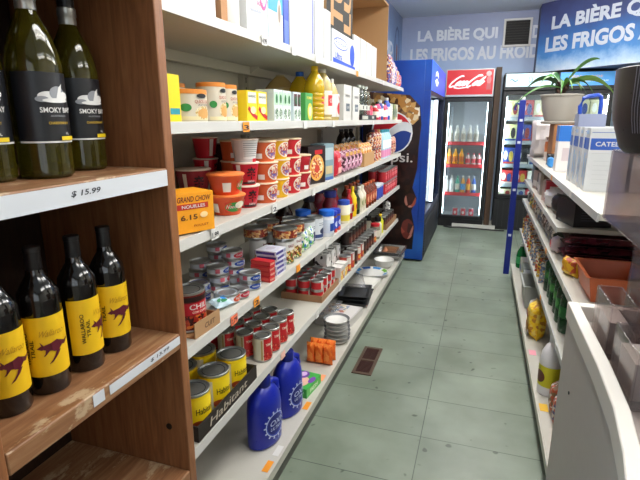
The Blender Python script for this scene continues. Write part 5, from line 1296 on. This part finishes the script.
# third shelf
bur = food('burgundy wrap', ['#4a1624', '#5c1e2c', '#3a101c', '#6d2a36'], 30, .25)
def wrapbag(seed):
    mb = MB().pillow(.30, .14, .03, bur, seed=seed, wr=.004)
    return mb
bg = bag_kind('candy_bag', 'bag', .33, .032, .22, bur, seed=31, wr=.003, items=[('r', -.15, .03, .15, .036, M('#b98a94', .4)), ('r', -.14, .09, .15, .094, M('#a87884', .4))])
for k in range(3):
    bg.put((.555 + .006 * (k % 2), 2.36, T3 + .022 + k * .042), 0, 'flat shiny burgundy bag, ' + ['bottom', 'middle', 'top'][k] + ' of the pile behind the terracotta tray', 'burgundy bags', (-1.53, 0))
tt = M('#c9663a', .4)
o = ftray(.20, .26, .095, tt, 'plastic_tub', 'terracotta orange plastic tub on the third shelf', 'tub', flare=.018, t_=.006); o.location = (.50, 1.99, T3 + .001)
yk = food('yellow bag print', ['#e6b41c', '#f0c832', '#d89a14', '#c2502a'], 50)
bag_kind('snack_bag', 'bag', .10, .05, .075, yk, seed=33).put((.40, 2.20, T3), RR + .4, 'small yellow bag beside the terracotta tub')
bag_kind('snack_bag', 'bag', .08, .06, .075, M('#d9c8cc', .4), seed=34, items=[('e', 0, .04, .02, .02, M('#d8304a', .4))]).put((.395, 2.60, T3), RR, 'small white bag with red spot at the edge of the third shelf')
mixp = food('mixed print', ['#5a7a4a', '#c9c6bc', '#3a4a6a', '#8a5a44', '#d9d2c0'], 45)
for i in range(8):
    nm_ = ['dark green', 'grey', 'brown', 'blue-grey', 'pale', 'orange', 'yellow', 'mixed'][i]
    c = ['#2f3f34', '#8a8a88', '#5a4438', '#4a5a78', '#d6d2c6', '#c9762e', '#d6c832', '#8a8a78'][i]
    m = food('bag print ' + nm_, [c, c, '#cfcabd', c, '#5a5650'], 60)
    bag_kind('dry_goods_bag', 'bag', .15, .10, .085 + .01 * (i % 2), m, seed=40 + i).put((.43, 2.76 + i * .19, T3), RR + .05 * i, f'{nm_} bag of dry goods on the third shelf, {ORD[i]} beyond the white red-spotted bag', 'dry goods bags')
# fourth shelf: green bottles then small colourful packs
gb_ = bottle_kind('soda_bottle', 'bottle', [(.038, 0), (.041, .006), (.041, .09), (.038, .11), (.041, .13), (.040, .155), (.018, .196), (.014, .214)], M('#0d4a22', .08, 0, .3), (.016, .212, .230), M('#1d6a34', .4), (.0414, .07, .12), M('#1d6b30', .3), [('e', 0, .095, .02, .018, M('#4c9a48', .4))], 22)
for i, (x, y) in enumerate(((.415, 2.20), (.415, 2.31), (.42, 2.42), (.415, 2.53), (.42, 2.64), (.415, 2.75))):
    gb_.put((x, y, T4), RR + .2 * i, 'dark green glass bottle in the front row, ' + ['first from near end', 'second from near end', 'third from near end', 'fourth from near end', 'fifth from near end', 'last before the small packs'][i], 'green bottles')
for i, (x, y) in enumerate(((.52, 2.20), (.52, 2.31), (.525, 2.42), (.52, 2.53))):
    gb_.put((x, y, T4), RR - .2 * i, 'dark green glass bottle in the back row, ' + ['first', 'second', 'third', 'last'][i] + ' from near end', 'green bottles')
sp = [food('small pack print %d' % i, l, 80) for i, l in enumerate((['#8a93a0', '#d8d2c6', '#b87a5a', '#5a6a8a', '#c9a24a'], ['#c9a22a', '#b8502a', '#d8d0b8', '#5a4a3a', '#e0c060'], ['#6a7a90', '#b4b8bc', '#a0583a', '#d8cfc0', '#3a4a6a'], ['#b03a2c', '#d8b27a', '#5a6a5a', '#e0dccf', '#c97a2a']))]
kps = [bag_kind('spice_packet', 'packet', .10, .016, .12, sp[i], seed=60 + i) for i in range(4)]
cn_ = ['blue-grey', 'gold', 'slate', 'red-brown']
for i in range(36):
    kps[(i * 3 + i // 5) % 4].put((.41 + .01 * (i % 3), 2.86 + i * .040, T4), random.uniform(-.15, .15), f'{cn_[(i * 3 + i // 5) % 4]} spice packet filed on the fourth shelf, {["near", "middle", "far"][i // 12]} third, {ORD[i % 12]} in order', 'spice packets')
for i in range(5):
    kps[(i + 3) % 4].put((.41, 3.5 + i * .14, T4 + .122), RR + .3 * i, f'{cn_[(i + 3) % 4]} packet lying on top of the filed packets, {ORD[i]} from near end', 'loose packets', (-.6, 0))
# deck: pasta bags, bleach, tub
yp_ = food('pasta print', ['#efc41e', '#f3d246', '#e2aa14', '#c2802a', '#e8c860'], 55)
pb_ = bag_kind('pasta_bag', 'bag', .17, .10, .20, yp_, seed=71, items=[('e', -.02, .13, .04, .02, M('#d8402c', .4)), ('t', 'PATES', -.02, .13, .06, .016, WHITE), ('e', .02, .06, .05, .035, M('#a8702c', .45)), ('r', -.08, .0, .08, .02, M('#e8e4dc', .4))])
pb_.put((.375, 2.86, TD), RR, 'yellow pasta bag at the front of the bottom deck', 'yellow pasta bags')
pb_.put((.51, 2.88, TD), RR - .05, 'yellow pasta bag behind the front one on the bottom deck', 'yellow pasta bags')
blc = bottle_kind('bleach_bottle', 'bottle', [(.045, 0), (.05, .006), (.05, .16), (.046, .20), (.03, .235), (.018, .25), (.016, .255)], M('#e4e2e6', .35), (.02, .253, .285), M('#d8d8de', .4), (.0506, .045, .145), M('#d9cf2a', .4), [('e', .02, .09, .03, .03, M('#6a3a2a', .4)), ('e', -.02, .11, .02, .02, M('#5a7a2a', .4)), ('t', 'JAVEL', 0, .13, .05, .014, M('#3a5a2a', .4))], 24)
blc.put((.375, 2.22, TD), RR, 'white bleach bottle with yellow label on the bottom deck', None)
for i, (y, c, n_) in enumerate(((2.05, '#8a6a4a', 'brown'), (1.95, '#3a3a7a', 'indigo'), (1.84, '#e0a83a', 'amber'))):
    bag_kind('sponge_pack', 'pack', .09, .07, .14, food('pack ' + n_, [c, c, '#d8d0c4', '#c25a3a'], 70), seed=80 + i).put((.39, y, TD), RR, f'{n_} printed pack on the bottom deck before the bleach bottle', 'packs by the bleach')
t2 = ftray(.20, .30, .155, M('#a9aca8', .45), 'storage_tub', 'grey plastic tub on the bottom deck with a yellow label', 'tub', flare=.015, t_=.005); t2.location = (.435, 3.42, TD + .001)
tag(MB().box(-.06, .06, -.05, .05, 0, .05, M('#c9c84a', .5)).build('sponge'), 'yellow sponge inside the grey tub', 'sponge').location = (.435, 3.40, TD + .012)
bag_kind('white_bag', 'bag', .12, .09, .12, M('#d6d3d2', .4), seed=86, items=[('r', -.03, .03, .03, .05, RED)]).put((.40, 3.12, TD), RR, 'white bag with red mark between the grey tub and the pasta bags')
bottle_kind('dish_soap_bottle', 'bottle', [(.035, 0), (.04, .006), (.042, .09), (.036, .14), (.018, .175), (.014, .19)], M('#157a3c', .2, 0, .2), (.015, .188, .21), M('#e4e8e2', .4), (.0424, .04, .1), M('#2a9a54', .35)).put((.385, 4.26, TD), RR, 'green dish soap bottle by the blue post', None)
for i in range(3):
    carton_kind('soap_box', 'box', .16, .12, .12, M(['#b9bcb8', '#9aa29a', '#c2bfb6'][i], .5), [('r', -.05, .03, .05, .08, M(['#5a8a5a', '#c9b84a', '#5a6a9a'][i], .5))]).put((.43, 3.72 + i * .18, TD), RR, ['pale grey box behind the grey tub', 'greenish box between pale boxes on the deck', 'stone coloured box near the green soap bottle'][i], 'boxes on the deck')

# ================================================================== COUNTER
CT = M('#c0bab6', .45); RIM = M('#e2ded6', .4)
ct = thing('counter', 'pale grey shop counter with a raised white rim beside the shelves', 'counter')
CL = [(.240, 1.285), (.241, .95), (.236, .80), (.222, .68), (.20, .56), (.165, .42), (.12, .28)]     # the aisle side bows out towards the till
MB().prism(CL + [(1.05, .28), (1.05, 1.285)], lambda x, y: (x, y, 0), lambda x, y: (x, y, .855), CT).build('cabinet', ct)
def rim_ring(d0, d1, z0, z1):
    mb = MB(); n = len(CL); vs = []
    for x, y in CL: vs += [(x + d0, min(y - d0 * 0, 1.285), z0), (x + d1, y, z0), (x + d1, y, z1), (x + d0, y, z1)]
    fs = [(0, 1, 2, 3), tuple((n - 1) * 4 + k for k in (3, 2, 1, 0))]
    for i in range(n - 1):
        for k in range(4): fs.append((i * 4 + k, i * 4 + 4 + k, i * 4 + 4 + (k + 1) % 4, i * 4 + (k + 1) % 4))
    return mb.add(vs, fs, RIM)
rm = rim_ring(-.004, .021, .855, .90); rm.box(.2612, 1.05, 1.262, 1.29, .855, .90, RIM).box(.236, .2612, 1.2852, 1.29, .855, .90, RIM)
rm.build('rim', ct, .003)
MB().prism([(x + .0215, min(y, 1.2615)) for x, y in CL] + [(1.05, .28), (1.05, 1.2615)], lambda x, y: (x, y, .8551), lambda x, y: (x, y, .862), M('#a89e99', .35)).build('worktop', ct)
MB().lathe([(.004, 0), (.004, .002)], DARK, 10).xf(lambda x, y, z: (.2395 - z, 1.15 + x, .72 + y)).build('screw', ct)
def acryl_box(name, lab, x0, x1, y0, y1, z0, z1, floor_z=None, shelves=(), t_=.004):
    t = thing(name, lab, 'holder', (0, 0, 0))
    w = MB()
    w.box(x0, x0 + t_, y0, y1, z0, z1, ACRYL).box(x1 - t_, x1, y0, y1, z0, z1, ACRYL).box(x0 + t_, x1 - t_, y1 - t_, y1, z0, z1, ACRYL).box(x0 + t_, x1 - t_, y0, y0 + t_, z0, z1, ACRYL)
    w.build('wall_panel', t, .0012)
    for z in shelves: MB().box(x0 + t_ + .0005, x1 - t_ - .0005, y0 + t_ + .0005, y1 - t_ - .0005, z, z + .004, ACRYL).build('ledge', t)
    return t
acryl_box('acrylic_stand', 'tall clear acrylic display case on the counter', .330, .66, .80, 1.18, .8625, 1.13, shelves=(.8632, .98, 1.05))
acryl_box('acrylic_case', 'clear acrylic case on top of the taller stand', .272, .70, .74, 1.23, 1.1305, 1.285, shelves=(1.1312, 1.2805))
acryl_box('card_holder', 'small clear acrylic card holder at the counter rim', .272, .322, 1.05, 1.18, .8625, .985, shelves=(.8632,))
acryl_box('card_holder', 'clear acrylic card holder next to the small one on the counter', .272, .322, .86, 1.0, .8625, .97, shelves=(.8632,))
cdk = carton_kind('card_stack', 'cards', .035, .09, .07, M('#d8cfcb', .5))
cdk.put((.297, 1.115, .868), 0, 'stack of pale cards inside the small acrylic holder', None)
cdk.put((.297, .93, .868), 0, 'stack of pale cards inside the nearer acrylic holder', None)
carton_kind('lottery_pack', 'pack', .20, .18, .08, M('#2a4fc0', .4)).put((.50, .95, .868), 0, 'blue pack inside the tall clear display case')
carton_kind('paper_box', 'box', .12, .14, .10, M('#d9d4d2', .5)).put((.40, 1.05, 1.136), .1, 'white paper box inside the upper acrylic case')
t_pot = next(o for o in bpy.data.objects if o.name == 'potted_plant'); t_pot.scale = (PS, PS, PS)
dk = thing('display_bin', 'dark smoky plastic bin with upright cards on the acrylic case', 'bin', (.340, 1.12, 1.2858))
DP = M('#3d393b', .3, .1)
MB().lathe([(.070, 0), (.080, .010), (.090, .040), (.097, .062), (.101, .085), (.103, .158), (.098, .16), (.095, .15), (.084, .03), (.0005, .012)], DP, 36).build('shell', dk)
fn = MB()
for i in range(22):
    a = -.95 + i * .055
    if True:
        x, y = .1015 * sin(a), -.1015 * cos(a)
        x2, y2 = .097 * sin(a), -.097 * cos(a)
        fn.tube([(.0905 * sin(a), -.0905 * cos(a), .038), (.0975 * sin(a), -.0975 * cos(a), .062), (.1016 * sin(a), -.1016 * cos(a), .085), (.1036 * sin(a), -.1036 * cos(a), .157)], .0008, M('#8b8790', .3), 5)
fn.build('rib', dk)

# ================================================================== CAMERA, WORLD
cam = bpy.data.cameras.new('camera'); cam.sensor_width = 36; cam.lens = 27.0; cam.clip_start = .02
co = bpy.data.objects.new('camera', cam); COL.objects.link(co)
co.location = (0, 0, 1.35)
co.rotation_euler = (pi / 2 - atan(121 / 480), 0, atan(.3333))
scene.camera = co
w = bpy.data.worlds.new('room air'); scene.world = w; w.use_nodes = True
w.node_tree.nodes['Background'].inputs[0].default_value = (.8, .85, .9, 1)
w.node_tree.nodes['Background'].inputs[1].default_value = .05
scene.view_settings.view_transform = 'Standard'; scene.view_settings.look = 'None'
scene.view_settings.exposure = -.55; scene.view_settings.gamma = 1
scene.view_settings.use_curve_mapping = False
try:
    scene.cycles.use_denoising = True
    scene.cycles.max_bounces = 10; scene.cycles.transparent_max_bounces = 16
    scene.cycles.caustics_reflective = False; scene.cycles.caustics_refractive = False
except Exception: pass
